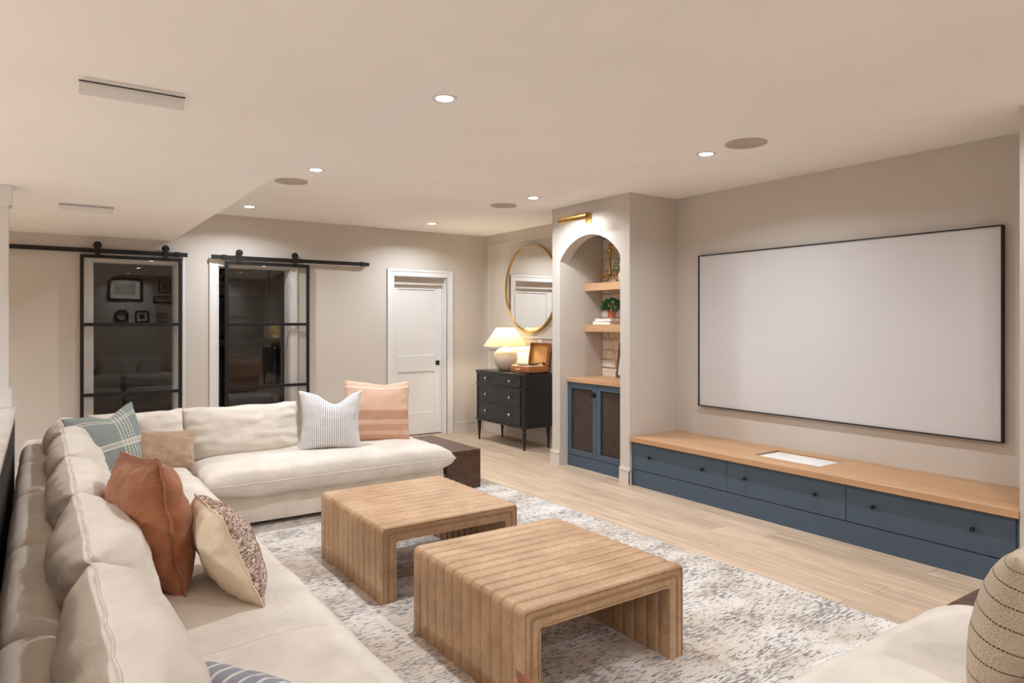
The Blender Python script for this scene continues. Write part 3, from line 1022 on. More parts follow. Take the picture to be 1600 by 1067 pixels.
# terracotta pot plant on two white books
bx, by = 4.865, 5.285
for nm, lab, z0, dx, dy, h, ry in (('book', 'lower of the two white books on the lower niche shelf', 1.447, .0, .02, .034, .03), ('book', 'upper of the two white books, under the potted plant', 1.4815, .0, -.01, .026, -.04)):
    t = thing(nm, lab, 'book', (bx + dx, by + dy, z0), ry, 'white books in the niche')
    ob('cover', B().box(-.085, .085, -.125, .125, 0, .003).box(-.085, .085, -.125, .125, h - .003, h).box(-.085, .085, .122, .125, 0, h), 'white', t, local=True)
    ob('pages', B().box(-.081, .081, -.121, .122, .003, h - .003), 'paper', t, local=True)
zb = 1.5085
by -= .02
t = thing('potted_plant', 'bushy green plant in a terracotta pot on two white books', 'plant', (bx, by - .03, zb))
ob('pot', B().lathe([(.030, 0), (.032, .0), (.043, .062), (.047, .064), (.048, .080), (.043, .080), (.040, .068)], (bx, by - .03, zb), 28), 'terracotta', t)
ob('soil', B().lathe([(.0005, .068), (.041, .068)], (bx, by - .03, zb), 20, cap=False), 'darkbox', t)
ob('foliage', leaves((bx, by - .03, zb + .120), .094, 330, .030, rp), 'leaf', t)
# beaded picture frame leaning on the stone
t = thing('framed_picture', 'bronze beaded picture frame leaning on the stone in the niche', 'picture frame', (4.915, 5.075, .895), 0)
t.rotation_euler = (0, R(8), 0)
w2, hh = .15, .37
bb = B()
for p in ((-w2, w2, 0, .026), (-w2, w2, hh - .026, hh), (-w2, -w2 + .026, .026, hh - .026), (w2 - .026, w2, .026, hh - .026)):
    bb.box(-.012, .010, p[0], p[1], p[2], p[3], .003, 1)
fr_ = ob('frame', bb, plain('bronze_frame', (126, 88, 58), 0.4, 0.6), t, local=True)
bb = B()
k = 0.0
bead = [(-w2 + .006, q) for q in [i * .0125 + .006 for i in range(30)]] + [(w2 - .006, i * .0125 + .006) for i in range(30)] + [(-w2 + .012 + i * .0125, .006) for i in range(23)] + [(-w2 + .012 + i * .0125, hh - .006) for i in range(23)]
for yy, zz in bead:
    bb.lathe([(.0008, -.0045), (.004, -.002), (.004, .002), (.0008, .0045)], (-.013, yy, zz), 6)
ob('beading', bb, plain('pale_gilt', (206, 178, 138), 0.35, 0.7), fr_, local=True)
ob('picture', B().box(-.002, .004, -w2 + .02, w2 - .02, .02, hh - .02), plain('misty_landscape', (176, 168, 170), 0.6, var=.12, scale=4), t, local=True)
ob('picture_shore', B().box(-.0028, -.002, -w2 + .026, w2 - .026, .03, .18), plain('misty_water', (204, 204, 210), 0.6, var=.1, scale=5), t, local=True)

# ------------------------------------------------------------------ dresser alcove
def dresser(loc, label, group):
    """front faces -X; local: x 0 = front, y along the front, z up"""
    t = thing('dresser', label, 'dresser', loc, group=group)
    L, D, z0, z1 = 1.05, .42, .255, .868 - FZ
    h = L / 2
    r = .035
    def plan(off=0.0):
        pts = []
        for cx, cy, g0 in ((r, -h + r, 180), (D, -h, None), (D, h, None), (r, h - r, 90)):
            if g0 is None:
                pts.append((cx + off, cy + math.copysign(off, cy)))
            else:
                for q in range(7):
                    g = R(g0 + 90 * q / 6)
                    pts.append((cx + (r + off) * math.cos(g), cy + (r + off) * math.sin(g)))
        return pts
    # order the outline: left-front corner, back, right-front corner
    p = plan()
    ob('body', B().prism(p, z0 + .02, z1 - .028, 'Z'), 'blackwood', t, local=True)
    ob('top', B().prism(plan(.012), z1 - .028, z1 - .010, 'Z').prism(plan(.006), z1 - .010, z1, 'Z'), 'blackwood', t, local=True)
    ob('bottom_moulding', B().prism(plan(.010), z0, z0 + .022, 'Z'), 'blackwood', t, local=True)
    ob('waist_moulding', B().prism(plan(.008), .705, .722, 'Z'), 'blackwood', t, local=True)
    kn_ = shared('knob', B().lathe([(.005, 0), (.005, -.010), (.013, -.016), (.016, -.022), (.012, -.028), (.0, -.030)], (0, 0, 0), 18, 'X', False), 'pewter', 40)
    for za, zb in ((.735, .838), (.500, .692), (.290, .488)):
        bb = B().box(-.004, .004, -h + .06, h - .06, za, zb)
        d_ = ob('drawer', bb, 'blackwood', t, local=True)
        fb = B()
        w = .018
        for q in ((-h + .055, h - .055, za - .004, za - .004 + w), (-h + .055, h - .055, zb + .004 - w, zb + .004), (-h + .055, -h + .055 + w, za, zb), (h - .055 - w, h - .055, za, zb)):
            fb.box(-.012, 0, q[0], q[1], q[2], q[3], .002, 1)
        ob('drawer_frame', fb, 'blackwood', d_, local=True)
        for yy in (-.26, .26):
            k_ = inst('knob', kn_, d_, (-.006, yy, (za + zb)/2), world=False)
    leg = shared('leg', B().lathe([(.010, 0), (.014, .012), (.011, .022), (.024, .20), (.026, .205), (.019, .215), (.027, .225), (.027, .235), (.022, .24), (.026, .255)], (0, 0, 0), 20), 'blackwood', 40)
    for lx, ly in ((.035, -h + .035), (.035, h - .035), (D - .035, -h + .035), (D - .035, h - .035)):
        inst('leg', leg, t, (lx, ly, 0), world=False)
    return t
DRS = (4.565, 6.905, FZ)
dres = dresser(DRS, 'black three-drawer dresser on turned legs below the round mirror', 'black dressers')
def table_lamp(loc, label, watts):
    t = thing('table_lamp', label, 'lamp', loc, group='table lamps')
    ob('base', B().lathe([(.062, 0), (.072, .004), (.110, .045), (.142, .105), (.153, .155), (.146, .205), (.115, .252), (.070, .276), (.040, .284), (.034, .296), (.020, .298)], (0, 0, 0), 40), 'ceramic', t, local=True)
    ob('stem', B().lathe([(.008, .29), (.008, .53)], (0, 0, 0), 12), 'brass', t, local=True)
    sh = ob('lamp_shade', B().lathe([(.275, .306), (.112, .534)], (0, 0, 0), 48, cap=False), 'shade', t, local=True)
    ob('shade_rim', B().tube([(.275 * math.cos(2*PI*k/48), .275 * math.sin(2*PI*k/48), .306) for k in range(48)], .0025, 6, True).tube([(.112 * math.cos(2*PI*k/48), .112 * math.sin(2*PI*k/48), .534) for k in range(48)], .0025, 6, True), 'ceramic', sh, local=True)
    ob('bulb', B().lathe([(.012, .36), (.03, .40), (.03, .43), (.012, .455)], (0, 0, 0), 20), 'lens', t, local=True)
    ld = bpy.data.lights.new('table_lamp', 'POINT'); ld.energy = watts; ld.color = (1.0, .80, .52); ld.shadow_soft_size = .045
    lo = bpy.data.objects.new('lamp_glow', ld); C.objects.link(lo); lo.parent = t; lo.location = (0, 0, .41)
    return t
table_lamp((4.785, 7.075, .868), 'cream ceramic table lamp with lit cone shade on the black dresser', 36)
# portable record player in an open case
rx0, rx1, ry0, ry1, rz = 4.665, 4.965, 6.425, 6.785, .868
t = thing('record_player', 'caramel suitcase record player with open lid on the black dresser', 'record player', ((rx0 + rx1)/2, (ry0 + ry1)/2, rz))
fb = B()
for xx in (rx0 + .03, rx1 - .03):
    for yy in (ry0 + .03, ry1 - .03):
        fb.lathe([(.010, 0), (.012, .014)], (xx, yy, rz), 12)
ob('feet', fb, 'black', t)
ob('case', B().box(rx0, rx1, ry0, ry1, rz + .014, rz + .085, .006, 2), 'tan_hide', t)
ob('deck_plate', B().box(rx0 + .010, rx1 - .010, ry0 + .010, ry1 - .010, rz + .084, rz + .092), 'cream', t)
pl_ = ob('platter', B().lathe([(.128, 0), (.130, .008), (.128, .012)], ((rx0+rx1)/2 - .004, (ry0+ry1)/2 + .03, rz + .092), 40), 'vinyl', t)
ob('tonearm', B().tube([((rx0+rx1)/2 + .10, ry0 + .035, rz + .125), ((rx0+rx1)/2 + .0, ry0 + .05, rz + .118), ((rx0+rx1)/2 - .07, ry0 + .10, rz + .112)], .0045, 8).lathe([(.016, 0), (.016, .026), (.010, .036)], ((rx0+rx1)/2 + .10, ry0 + .035, rz + .092), 16), 'black', t)
ob('handle', B().tube([(rx0 - .002, (ry0+ry1)/2 - .05, rz + .052), (rx0 - .026, (ry0+ry1)/2 - .042, rz + .046), (rx0 - .030, (ry0+ry1)/2, rz + .044), (rx0 - .026, (ry0+ry1)/2 + .042, rz + .046), (rx0 - .002, (ry0+ry1)/2 + .05, rz + .052)], .008, 8), 'tan_hide', t)
cb = B()
for xx in (rx0, rx1):
    for yy in (ry0, ry1):
        cb.box(xx - .004, xx + .004, yy - .004, yy + .004, rz + .012, rz + .036, .003, 1)
ob('corner_caps', cb, 'brass', t)
lid = B()
Hh, tk, dp = .272, .008, .052
for p in ((0, dp, 0, tk), (0, dp, Hh - tk, Hh)):
    lid.box(p[0], p[1], ry0, ry1, p[2], p[3], .002, 1)
lid.box(0, dp, ry0, ry0 + tk, 0, Hh, .002, 1); lid.box(0, dp, ry1 - tk, ry1, 0, Hh, .002, 1); lid.box(dp - tk, dp, ry0, ry1, 0, Hh, .002, 1)
mt = Matrix.Translation((rx1 - .050, 0, rz + .088)) @ Matrix.Rotation(R(9), 4, 'Y')
for v in lid.bm.verts: v.co = mt @ v.co
ld_ = ob('lid', lid, 'tan_hide', t)
li = B().box(dp - tk - .004, dp - tk - .0005, ry0 + tk, ry1 - tk, tk, Hh - tk)
for v in li.bm.verts: v.co = mt @ v.co
ob('lid_lining', li, 'tan_lining', ld_)
# round mirror
mcy, mcz, mr = 6.86, 1.893, .545
t = thing('round_mirror', 'large round mirror in a slim brass frame above the black dresser', 'mirror', (XW - .03, mcy, mcz - mr))
ob('mirror_glass', B().lathe([(.0005, -.034), (mr - .012, -.034)], (XW, mcy, mcz), 72, 'X', False), 'mirror', t)
ob('frame', B().lathe([(mr - .014, -.020), (mr - .014, -.046), (mr - .008, -.050), (mr, -.048), (mr + .003, -.042), (mr + .003, -.014), (mr - .014, -.014)], (XW, mcy, mcz), 72, 'X', False), 'brass', t)
ob('backing', B().lathe([(mr - .02, -.018), (mr - .02, -.022)], (XW, mcy, mcz), 48, 'X'), 'black', t)
t = thing('wall_switch', 'white wall switch plate above the open record player', 'switch', (XW, 6.70, 1.16))
ob('plate', B().box(XW - .007, XW, 6.663, 6.737, 1.150, 1.262, .003, 1), 'white', t)
ob('rocker', B().box(XW - .011, XW - .006, 6.684, 6.716, 1.172, 1.240, .002, 1), 'white', t)

# twin dresser and lamp of the near alcove, seen as a reflection in the right glass door
d2 = copy_tree(dres); d2.location = (4.565, -1.15, FZ); d2['label'] = 'black dresser of the near alcove, dim in the right glass door reflection'
table_lamp((4.785, -1.32, .868), 'lit cone-shade lamp reflected in the right glass door', 36)

# ------------------------------------------------------------------ rug
rx_a, rx_b, ry_a, ry_b = .55, 3.43, .9, 5.62
bb = B()
nx, ny = 72, 118
rr = random.Random(5)
def rz_(i, j):
    return FZ + .0125 + .0012 * noise.noise(Vector((i * .7, j * .7, 0)))
vs = []
for j in range(ny + 1):
    for i in range(nx + 1):
        ex = rr.uniform(-.004, .004) if i in (0, nx) else 0
        ey = rr.uniform(-.004, .004) if j in (0, ny) else 0
        vs.append((rx_a + (rx_b - rx_a) * i / nx + ex, ry_a + (ry_b - ry_a) * j / ny + ey, rz_(i, j)))
fs = [(j*(nx+1)+i, j*(nx+1)+i+1, (j+1)*(nx+1)+i+1, (j+1)*(nx+1)+i) for j in range(ny) for i in range(nx)]
bnd = [i for i in range(nx + 1)] + [j*(nx+1)+nx for j in range(1, ny + 1)] + [ny*(nx+1)+i for i in range(nx - 1, -1, -1)] + [j*(nx+1) for j in range(ny - 1, 0, -1)]
n0 = len(vs)
vs += [(vs[q][0], vs[q][1], FZ + .0005) for q in bnd]
m = len(bnd)
fs += [(bnd[k], n0 + k, n0 + (k + 1) % m, bnd[(k + 1) % m]) for k in range(m)]
fs += [tuple(n0 + k for k in range(m))]
bb.add(vs, fs)
rug = thing('area_rug', 'large cream rug with distressed grey and brown marks under the ottomans', 'rug', (2, 3.2, FZ))
ob('rug_field', bb, 'rug', rug, 60)
# overcast yarn tufts along the edge that shows on the oak floor
bb = B()
y = ry_a
while y < ry_b:
    p = (rx_b + rr.uniform(-.003, .004), y, FZ + .007)
    bb.add([(p[0] - .006, y, FZ + .013), (p[0] - .006, y + .014, FZ + .013), (p[0] + rr.uniform(.003, .010), y + .012, FZ + .002), (p[0] + rr.uniform(.003, .010), y + .002, FZ + .002)], [(0, 1, 2, 3)])
    y += .016
ef = ob('edge_tufts', bb, 'rug', rug, None); ef['kind'] = 'stuff'
RZ = FZ + .0135

# ------------------------------------------------------------------ ottomans
def ottoman(x0, x1, y0, y1, label):
    t = thing('ottoman', label, 'ottoman', ((x0 + x1)/2, (y0 + y1)/2, RZ), group='tan leather ottomans')
    W, H, T = x1 - x0, .402 - RZ, .088
    nch = 12
    edge = .003
    cw = (y1 - y0 - 2 * edge) / nch
    r = .032
    prof = []
    hw = W / 2
    for k in range(5): prof.append((-hw, (H - r) * k / 5))
    for k in range(9):
        g = PI - PI/2 * k / 8
        prof.append((-hw + r + r * math.cos(g), H - r + r * math.sin(g)))
    for k in range(1, 12): prof.append((-hw + r + (W - 2*r) * k / 12, H))
    for k in range(9):
        g = PI/2 - PI/2 * k / 8
        prof.append((hw - r + r * math.cos(g), H - r + r * math.sin(g)))
    for k in range(4, -1, -1): prof.append((hw, (H - r) * k / 5))
    no = len(prof)
    ri = .016
    inner = [(hw - T, 0), (hw - T, (H - T) * .5), (hw - T, H - T - ri), (hw - T - ri, H - T), (0, H - T), (-hw + T + ri, H - T), (-hw + T, H - T - ri), (-hw + T, (H - T) * .5), (-hw + T, 0)]
    loop = prof + inner
    N = len(loop)
    nrm = []
    for i in range(N):
        a, b_ = Vector(loop[i - 1]), Vector(loop[(i + 1) % N])
        d = (b_ - a).normalized()
        nrm.append(Vector((-d.y, d.x)))
    for i in (0, no - 1, no, N - 1): nrm[i] = Vector(((-1 if i in (0,) else 1 if i == no - 1 else -1 if i == no else 1), 0))
    ns = 13
    vs, fs = [], []
    for s in range(ns):
        u = math.sin((-1 + 2 * s / (ns - 1)) * PI / 2)
        dep = .0040 * u * u + .0080 * abs(u) ** 10
        for i, (px, pz) in enumerate(loop):
            q = Vector((px, pz)) - nrm[i] * dep
            vs.append((q.x, u * cw / 2, q.y))
    for s in range(ns - 1):
        for i in range(N):
            fs.append((s*N + i, s*N + (i+1) % N, (s+1)*N + (i+1) % N, (s+1)*N + i))
    me = shared('channel', B().add(vs, fs), 'leather', 50)
    for k in range(nch):
        inst('channel', me, t, (0, y0 - (y0 + y1)/2 + edge + cw * (k + .5), 0), world=False)
    # faced ends with welts
    for sgn, yy in ((-1, y0), (1, y1)):
        off = yy - (y0 + y1)/2
        bb = B()
        out2 = [(px * (1 - .012/hw), max(0, pz * (1 - .012/H))) for px, pz in prof]
        inn2 = [(-hw + T, 0)] + [( -hw + T, (H - T) * k / 5) for k in range(1, 5)]
        # faces between outer profile and matching inner points
        def inner_of(px, pz):
            return (max(-hw + T, min(hw - T, px)), min(pz, H - T))
        lo_, hi_ = sorted((off - sgn * .006, off - sgn * .020))
        for a, b_ in zip(out2, out2[1:]):
            ia, ib = inner_of(*a), inner_of(*b_)
            quad = [a, b_, ib, ia]
            if (Vector(ia) - Vector(ib)).length < 1e-6: quad = [a, b_, ia]
            bb.prism(quad, lo_, hi_, 'Y')
        fp = ob('end_facing', bb, 'leather', t, 20, local=True)
        for k, ins in enumerate((.014, .040, .048)):
            path = []
            for px, pz in prof:
                f = ins / T
                ip = inner_of(px, pz)
                path.append((px + (ip[0] - px) * f, off - sgn * .0055, pz + (ip[1] - pz) * f))
            ob('welt', B().tube(path, .0034 if k == 0 else .0018, 6), 'welt', fp, 40, local=True)
    return t
ottoman(1.462, 2.338, 2.048, 2.956, 'near tan leather ottoman with channel tufting and open tunnel base')
ottoman(1.452, 2.318, 3.292, 4.226, 'far tan leather ottoman with channel tufting, nearer the sofa bench')

# ------------------------------------------------------------------ side tables
def side_table(x0, x1, y0, y1, z0, label):
    t = thing('side_table', label, 'side table', ((x0 + x1)/2, (y0 + y1)/2, z0), group='dark walnut side tables')
    h = .34
    ob('top_board', B().box(x0, x1, y0, y1, h - .035, h, .002, 1), 'walnut', t)
    ob('end_board', B().box(x0, x1, y0, y0 + .03, z0, h - .035, .002, 1), 'walnut', t)
    ob('end_board', B().box(x0, x1, y1 - .03, y1, z0, h - .035, .002, 1), 'walnut', t)
    ob('side_board', B().box(x1 - .03, x1, y0 + .03, y1 - .03, z0, h - .035), 'walnut', t)
side_table(2.90, 3.238, 5.185, 6.105, RZ, 'low dark walnut side table at the end of the far sofa bench')
side_table(2.975, 3.308, .34, 1.262, RZ, 'low dark walnut side table behind the striped beige pillow')

# ------------------------------------------------------------------ pillows
BORDER = {}
def pillow(w, h, t, seed=0, ear=.07, n=34, wr=.006, chop=0.0, p=2.4, q=.55, flat=0.0, skew=0.0):
    """knife-edge pillow: width X, height Z, thickness Y, centred; UV over each face"""
    bm = bmesh.new()
    uvl = bm.loops.layers.uv.new('UVMap')
    grid = {}
    uvs = {}
    sd = seed * 3.17 + .5
    for side in (0, 1):
        sg = -1 if side == 0 else 1
        for i in range(n + 1):
            for j in range(n + 1):
                border = i in (0, n) or j in (0, n)
                if side == 1 and border:
                    grid[(1, i, j)] = grid[(0, i, j)]; continue
                a0, b0 = -1 + 2 * i / n, -1 + 2 * j / n
                a = math.sin(a0 * PI / 2) * .35 + a0 * .65
                b = math.sin(b0 * PI / 2) * .35 + b0 * .65
                x = w / 2 * a * (1 - ear * (1 - b * b) * abs(a) ** 1.5)
                z = h / 2 * b * (1 - ear * (1 - a * a) * abs(b) ** 1.5)
                th = (max(0, 1 - abs(a) ** p) * max(0, 1 - abs(b) ** p)) ** q
                th = max(th, 0.0)
                y = sg * t / 2 * th
                q3 = Vector((a * 2.2 + sd, b * 2.2 - sd, sg * 3 + sd))
                wn = noise.noise(q3 * 1.2) + .6 * noise.noise(q3 * 2.6)
                # radial puckers that start at the seams
                ed = max(abs(a), abs(b)) ** 6
                along = b if abs(a) > abs(b) else a
                pk = math.sin(along * 17 + sd + 2 * noise.noise(q3)) * ed * (1 - ed * .8)
                if not border:
                    y += sg * wr * (wn + 1.3 * pk)
                x += wr * .8 * noise.noise(q3 * 1.7 + Vector((5, 0, 0))) * abs(a)
                z += wr * .8 * noise.noise(q3 * 1.7 + Vector((0, 7, 0))) * abs(b)
                if border:
                    y += wr * .6 * noise.noise(Vector((a * 5 + sd, b * 5, 1)))
                if chop:
                    z -= chop * math.exp(-((a - .15) / .42) ** 2) * max(0, (b + .2) / 1.2) ** 1.5
                if flat:   # the underside settles on the seat
                    zb = -h / 2 + flat
                    if z < zb: z = zb + (z - zb) * .35
                x += skew * b * w
                grid[(side, i, j)] = bm.verts.new((x, y, z))
    for side in (0, 1):
        for i in range(n):
            for j in range(n):
                ks = [(i, j), (i + 1, j), (i + 1, j + 1), (i, j + 1)]
                if side == 1: ks.reverse()
                f = bm.faces.new([grid[(side, a, b)] for a, b in ks])
                f.smooth = True
                for lp, (a, b) in zip(f.loops, ks):
                    lp[uvl].uv = (a / n if side == 0 else 1 - a / n, b / n)
    ring_ = [(i, 0) for i in range(n)] + [(n, j) for j in range(n)] + [(n - i, n) for i in range(n)] + [(0, n - j) for j in range(n)]
    border = [grid[(0, i, j)].co.copy() for i, j in ring_]
    me = bpy.data.meshes.new('pillow')
    bm.to_mesh(me); bm.free()
    BORDER[me.name] = border
    return me
def cushion_obj(name, me, mat, loc, yaw, lean=0.0, roll=0.0, parent=None):
    """yaw: direction the front (-Y local) face turns about Z; lean tips the top back"""
    me.materials.append(M[mat] if isinstance(mat, str) else mat)
    o = bpy.data.objects.new(name, me)
    C.objects.link(o)
    mt = Matrix.Translation(loc) @ Matrix.Rotation(yaw, 4, 'Z') @ Matrix.Rotation(lean, 4, 'X') @ Matrix.Rotation(roll, 4, 'Y')
    if parent is not None:
        o.parent = parent
        mt = Matrix.Translation(-ORG[parent]) @ mt
    o.matrix_local = mt
    ORG[o] = Vector(loc)
    return o
def flange(o, mat, width=.022, wave=.006, th=.003):
    """a soft flat flange sewn round a pillow's edge"""
    ring_ = BORDER[o.data.name]
    m = len(ring_)
    bb = B()
    vs, fs = [], []
    cen = sum(ring_, Vector((0, 0, 0))) / m
    for k, p in enumerate(ring_):
        d = (ring_[(k + 1) % m] - ring_[k - 1]).normalized()
        out = Vector((d.z, 0, -d.x))
        if out.dot(p - cen) < 0: out = -out
        w = wave * noise.noise(Vector((k * .23, 3.1, .5)))
        for q, (r, y) in enumerate(((-.008, -th), (width * .5, -th), (width, -th * .4), (width, th * .4), (width * .5, th), (-.008, th))):
            vs.append(p + out * r + Vector((0, y + w * max(0, r) / width * 1.6, 0)))
    for k in range(m):
        for q in range(6):
            fs.append((k*6 + q, k*6 + (q+1) % 6, ((k+1) % m)*6 + (q+1) % 6, ((k+1) % m)*6 + q))
    bb.add(vs, fs)
    return ob('flange', bb, mat, o, 50, local=True)
def piping(o, mat, r=.004):
    return ob('piping', B().tube(BORDER[o.data.name], r, 6, True), mat, o, 60, local=True)

# ------------------------------------------------------------------ the sectional sofa
SEAT = .435
def module(label, x0, x1, y0, y1, frames, seat, cushions, seed):
    """frames: list of boxes; seat: (x0,x1,y0,y1); cushions: (cx,cy,cz,w,h,t,yaw,lean)"""
    t = thing('sofa_module', label, 'sofa', ((x0 + x1)/2, (y0 + y1)/2, RZ), group='modules of the oatmeal sectional sofa')
    ob('base', B().rbox(((x0+x1)/2, (y0+y1)/2, .145), ((x1-x0)/2 - .004, (y1-y0)/2 - .003, .113), .018, (8, 8, 4), nz=.002, seed=seed), 'linen_frame', t, 60)
    for lx in (x0 + .08, x1 - .08):
        for ly in (y0 + .08, y1 - .08):
            ob('foot', B().box(lx - .025, lx + .025, ly - .025, ly + .025, RZ, .036), 'black', t)
    for fx0, fx1, fy0, fy1 in frames:
        ob('back_frame', B().rbox(((fx0+fx1)/2, (fy0+fy1)/2, .43), ((fx1-fx0)/2, (fy1-fy0)/2, .20), (min(.07, (fx1-fx0)/2), min(.07, (fy1-fy0)/2), .075), (10, 10, 8), nz=.005, nf=3, seed=seed + 4, crown=.012), 'linen_frame', t, 70)
    if seat and len(seat) == 4:
        sx0, sx1, sy0, sy1 = seat
        sc_ = cushion_obj('seat_cushion', pillow(sx1 - sx0, sy1 - sy0, .245, seed, .022, 44, .010, p=7.0, q=.36), 'linen', ((sx0+sx1)/2, (sy0+sy1)/2, .338), 0, R(-90), parent=t)
        piping(sc_, 'linen', .0028)
    elif seat:
        sx0, sx1, sy0, sy1, rx, ry = seat
        ob('seat_cushion', B().rbox(((sx0+sx1)/2, (sy0+sy1)/2, .335), ((sx1-sx0)/2, (sy1-sy0)/2, .094), (rx, ry, .088), (34, 26, 8), crown=.020, nz=.0085, nf=3.2, seed=5.2, flush_y=True), 'linen', t, 40)
    for k, (cx, cy, cz, w, h, th, yaw, lean) in enumerate(cushions):
        bc = cushion_obj('back_cushion', pillow(w, h, th, seed * 2 + k, .045, 36, .013, p=3.0, q=.44, flat=.03), 'linen', (cx, cy, cz), yaw, lean, parent=t)
        piping(bc, 'linen', .0028)
    return t
BX = -.11
E_ = R(90)     # faces +X
def left_cush(y0, y1, seed):
    return (.185, (y0 + y1)/2 - .01, .592, (y1 - y0) * .985, .43, .29, E_, R(-17))
ys = [5.065, 4.13, 3.19, 2.26, 1.31]
labs = ['section of the left sofa run next to the far corner section', 'sofa section of the left run behind the rust velvet pillow', 'sofa section of the left run under the rust and tweed pillows', 'sofa section of the left run nearest the camera']
for k in range(4):
    y1, y0 = ys[k], ys[k + 1]
    module(labs[k], BX + .005, .87, y0, y1, [(BX, .07, y0 + .002, y1 - .002)], (.02, .905, y0 + .001, y1 - .001, .085, .006), [left_cush(y0, y1, k)], 3.3 + k)
module('far corner section of the oatmeal sofa, under the teal and taupe pillows', BX + .005, .87, 5.065, 6.0, [(BX, .07, 5.067, 6.0), (.07, .88, 5.83, 6.0)], (.02, .893, 5.067, 5.86, .05, .006),
       [left_cush(5.07, 5.80, 9), (.60, 5.675, .600, .62, .43, .27, 0, R(-15))], 12.1)
module('far bench section of the oatmeal sofa with one back cushion', .885, 2.81, 5.065, 6.0, [(.885, 1.80, 5.83, 6.0)], (.895, 2.858, 4.955, 5.90),
       [(1.325, 5.69, .600, .90, .43, .27, 0, R(-15))], 15.7)
module('near corner section of the oatmeal sofa, just below the camera', BX + .005, .87, .24, 1.31, [(BX, .07, .24, 1.308), (.07, .88, .24, .41)], (.02, .893, .50, 1.308, .05, .006), [], 18.2)
module('near bench section of the oatmeal sofa at the lower right', .885, 2.77, .24, 1.17, [(.885, 2.77, .24, .41)], (.895, 2.90, .34, 1.215),
       [(1.24, .50, .590, .70, .40, .20, R(180), R(-12)), (1.97, .50, .590, .72, .40, .20, R(180), R(-12))], 21.9)

# ------------------------------------------------------------------ throw pillows (each a thing of its own)
def throw(name, label, me, mat, loc, yaw, lean=0.0, roll=0.0):
    o = cushion_obj(name, me, mat, loc, yaw, lean, roll)
    return tag(o, label, 'pillow', 'throw pillows on the sofa')
throw('throw_pillow', 'white pillow with thin grey ticking stripes on the far bench', pillow(.50, .49, .19, 1, .12, chop=.085, flat=.01), 'ticking', (1.93, 5.375, SEAT + .238), R(-24), R(-10))
throw('throw_pillow', 'large peach woven pillow with darker bands on the far bench', pillow(.565, .53, .17, 2, .06, chop=.02, flat=.01), 'peach', (2.405, 5.53, SEAT + .262), R(-15), R(-9), R(2))
throw('throw_pillow', 'teal pillow with white embroidered plaid in the far corner', pillow(.50, .48, .17, 3, .08, chop=.05, flat=.01), 'teal', (.395, 5.345, SEAT + .212), R(28), R(-20), R(-8))
throw('lumbar_pillow', 'small taupe velvet lumbar pillow in the far corner', pillow(.48, .30, .15, 4, .09, flat=.01), 'taupe', (.70, 5.40, SEAT + .125), R(-4), R(-20), R(4))
rust = throw('throw_pillow', 'large rust velvet pillow with a flanged seam on the left run', pillow(.56, .51, .26, 5, .05, wr=.012, q=.5, flat=.01), 'rust', (.362, 3.06, SEAT + .232), R(99), R(-8), R(5))
flange(rust, 'rust')
tweed = throw('lumbar_pillow', 'cream pillow with brown tweed front leaning beside the rust pillow', pillow(.60, .37, .20, 6, .06, wr=.009, flat=.01), 'tweed', (.600, 2.82, SEAT + .158), R(90), R(-22), R(4))
piping(tweed, 'cream_cotton', .0035)
tweed.data.materials.append(M['cream_cotton'])
for p in tweed.data.polygons:
    if p.index >= len(tweed.data.polygons) // 2: p.material_index = 1
throw('lumbar_pillow', 'blue-grey pillow with pale stripes at the bottom edge, on the left run', pillow(.50, .31, .15, 7, .07, flat=.01), 'ticking_blue', (.425, 1.645, SEAT + .108), R(119), R(-40), R(0))
throw('throw_pillow', 'rust velvet pillow whose corner shows at the bottom edge', pillow(.50, .48, .17, 8, .08, flat=.01), 'rust', (.715, .675, SEAT + .222), R(104), R(-4))
throw('throw_pillow', 'beige pillow with thin dark stripes at the lower right edge', pillow(.52, .46, .24, 9, .04, wr=.004, flat=.01), 'striped_beige', (2.31, .735, SEAT + .205), R(174), R(-14))

# ------------------------------------------------------------------ bar counter and column at the left edge
t = thing('bar_counter', 'white marble topped half wall behind the sofa at the left edge', 'counter', (-.5, 2.4, FZ))
ob('counter_top', B().box(-.95, -.118, -1.6, 5.72, .90, .93, .003, 2), 'marble', t)
ob('half_wall', B().box(-.90, -.135, -1.55, 5.68, FZ, .90), 'darkbox', t)
t = thing('column', 'white square column with cap and base on the counter', 'column', (-.235, 5.41, .93))
ob('shaft', B().box(-.315, -.160, 5.335, 5.49, .93, ZS), 'trim', t)
ob('cap', B().box(-.335, -.142, 5.315, 5.51, ZS - .125, ZS, .003, 1), 'trim', t)
ob('plinth_block', B().box(-.335, -.142, 5.315, 5.51, .93, 1.04, .003, 1), 'trim', t)

# ------------------------------------------------------------------ behind the glass: gym and office
t = thing('treadmill', 'black treadmill in the dark room behind the right glass door', 'treadmill', (2.2, 9.3, FZ))
for x0 in (1.84, 2.52):
    ob('upright', B().tube([(x0, 9.05, .12), (x0 + .05, 9.25, .7), (x0 + .075, 9.35, 1.30)], .045, 8), 'black', t)
ob('deck', B().box(1.82, 2.66, 9.0, 10.6, .08, .20, .02, 2), 'black', t)
ob('console_panel', B().box(1.86, 2.64, 9.25, 9.40, 1.15, 1.26, .02, 2), 'black', t)
ob('display', B().box(2.02, 2.46, 9.38, 9.41, 1.26, 1.56, .01, 2), 'darkbox', t)
ob('handrail', B().tube([(1.90, 9.3, 1.15), (1.90, 9.75, 1.10)], .02, 8), 'black', t)
ob('handrail', B().tube([(2.60, 9.3, 1.15), (2.60, 9.75, 1.10)], .02, 8), 'black', t)
t = thing('wall_sign', 'framed sign with large lettering on the gym wall behind glass', 'sign', (2.2, RB, 1.85))
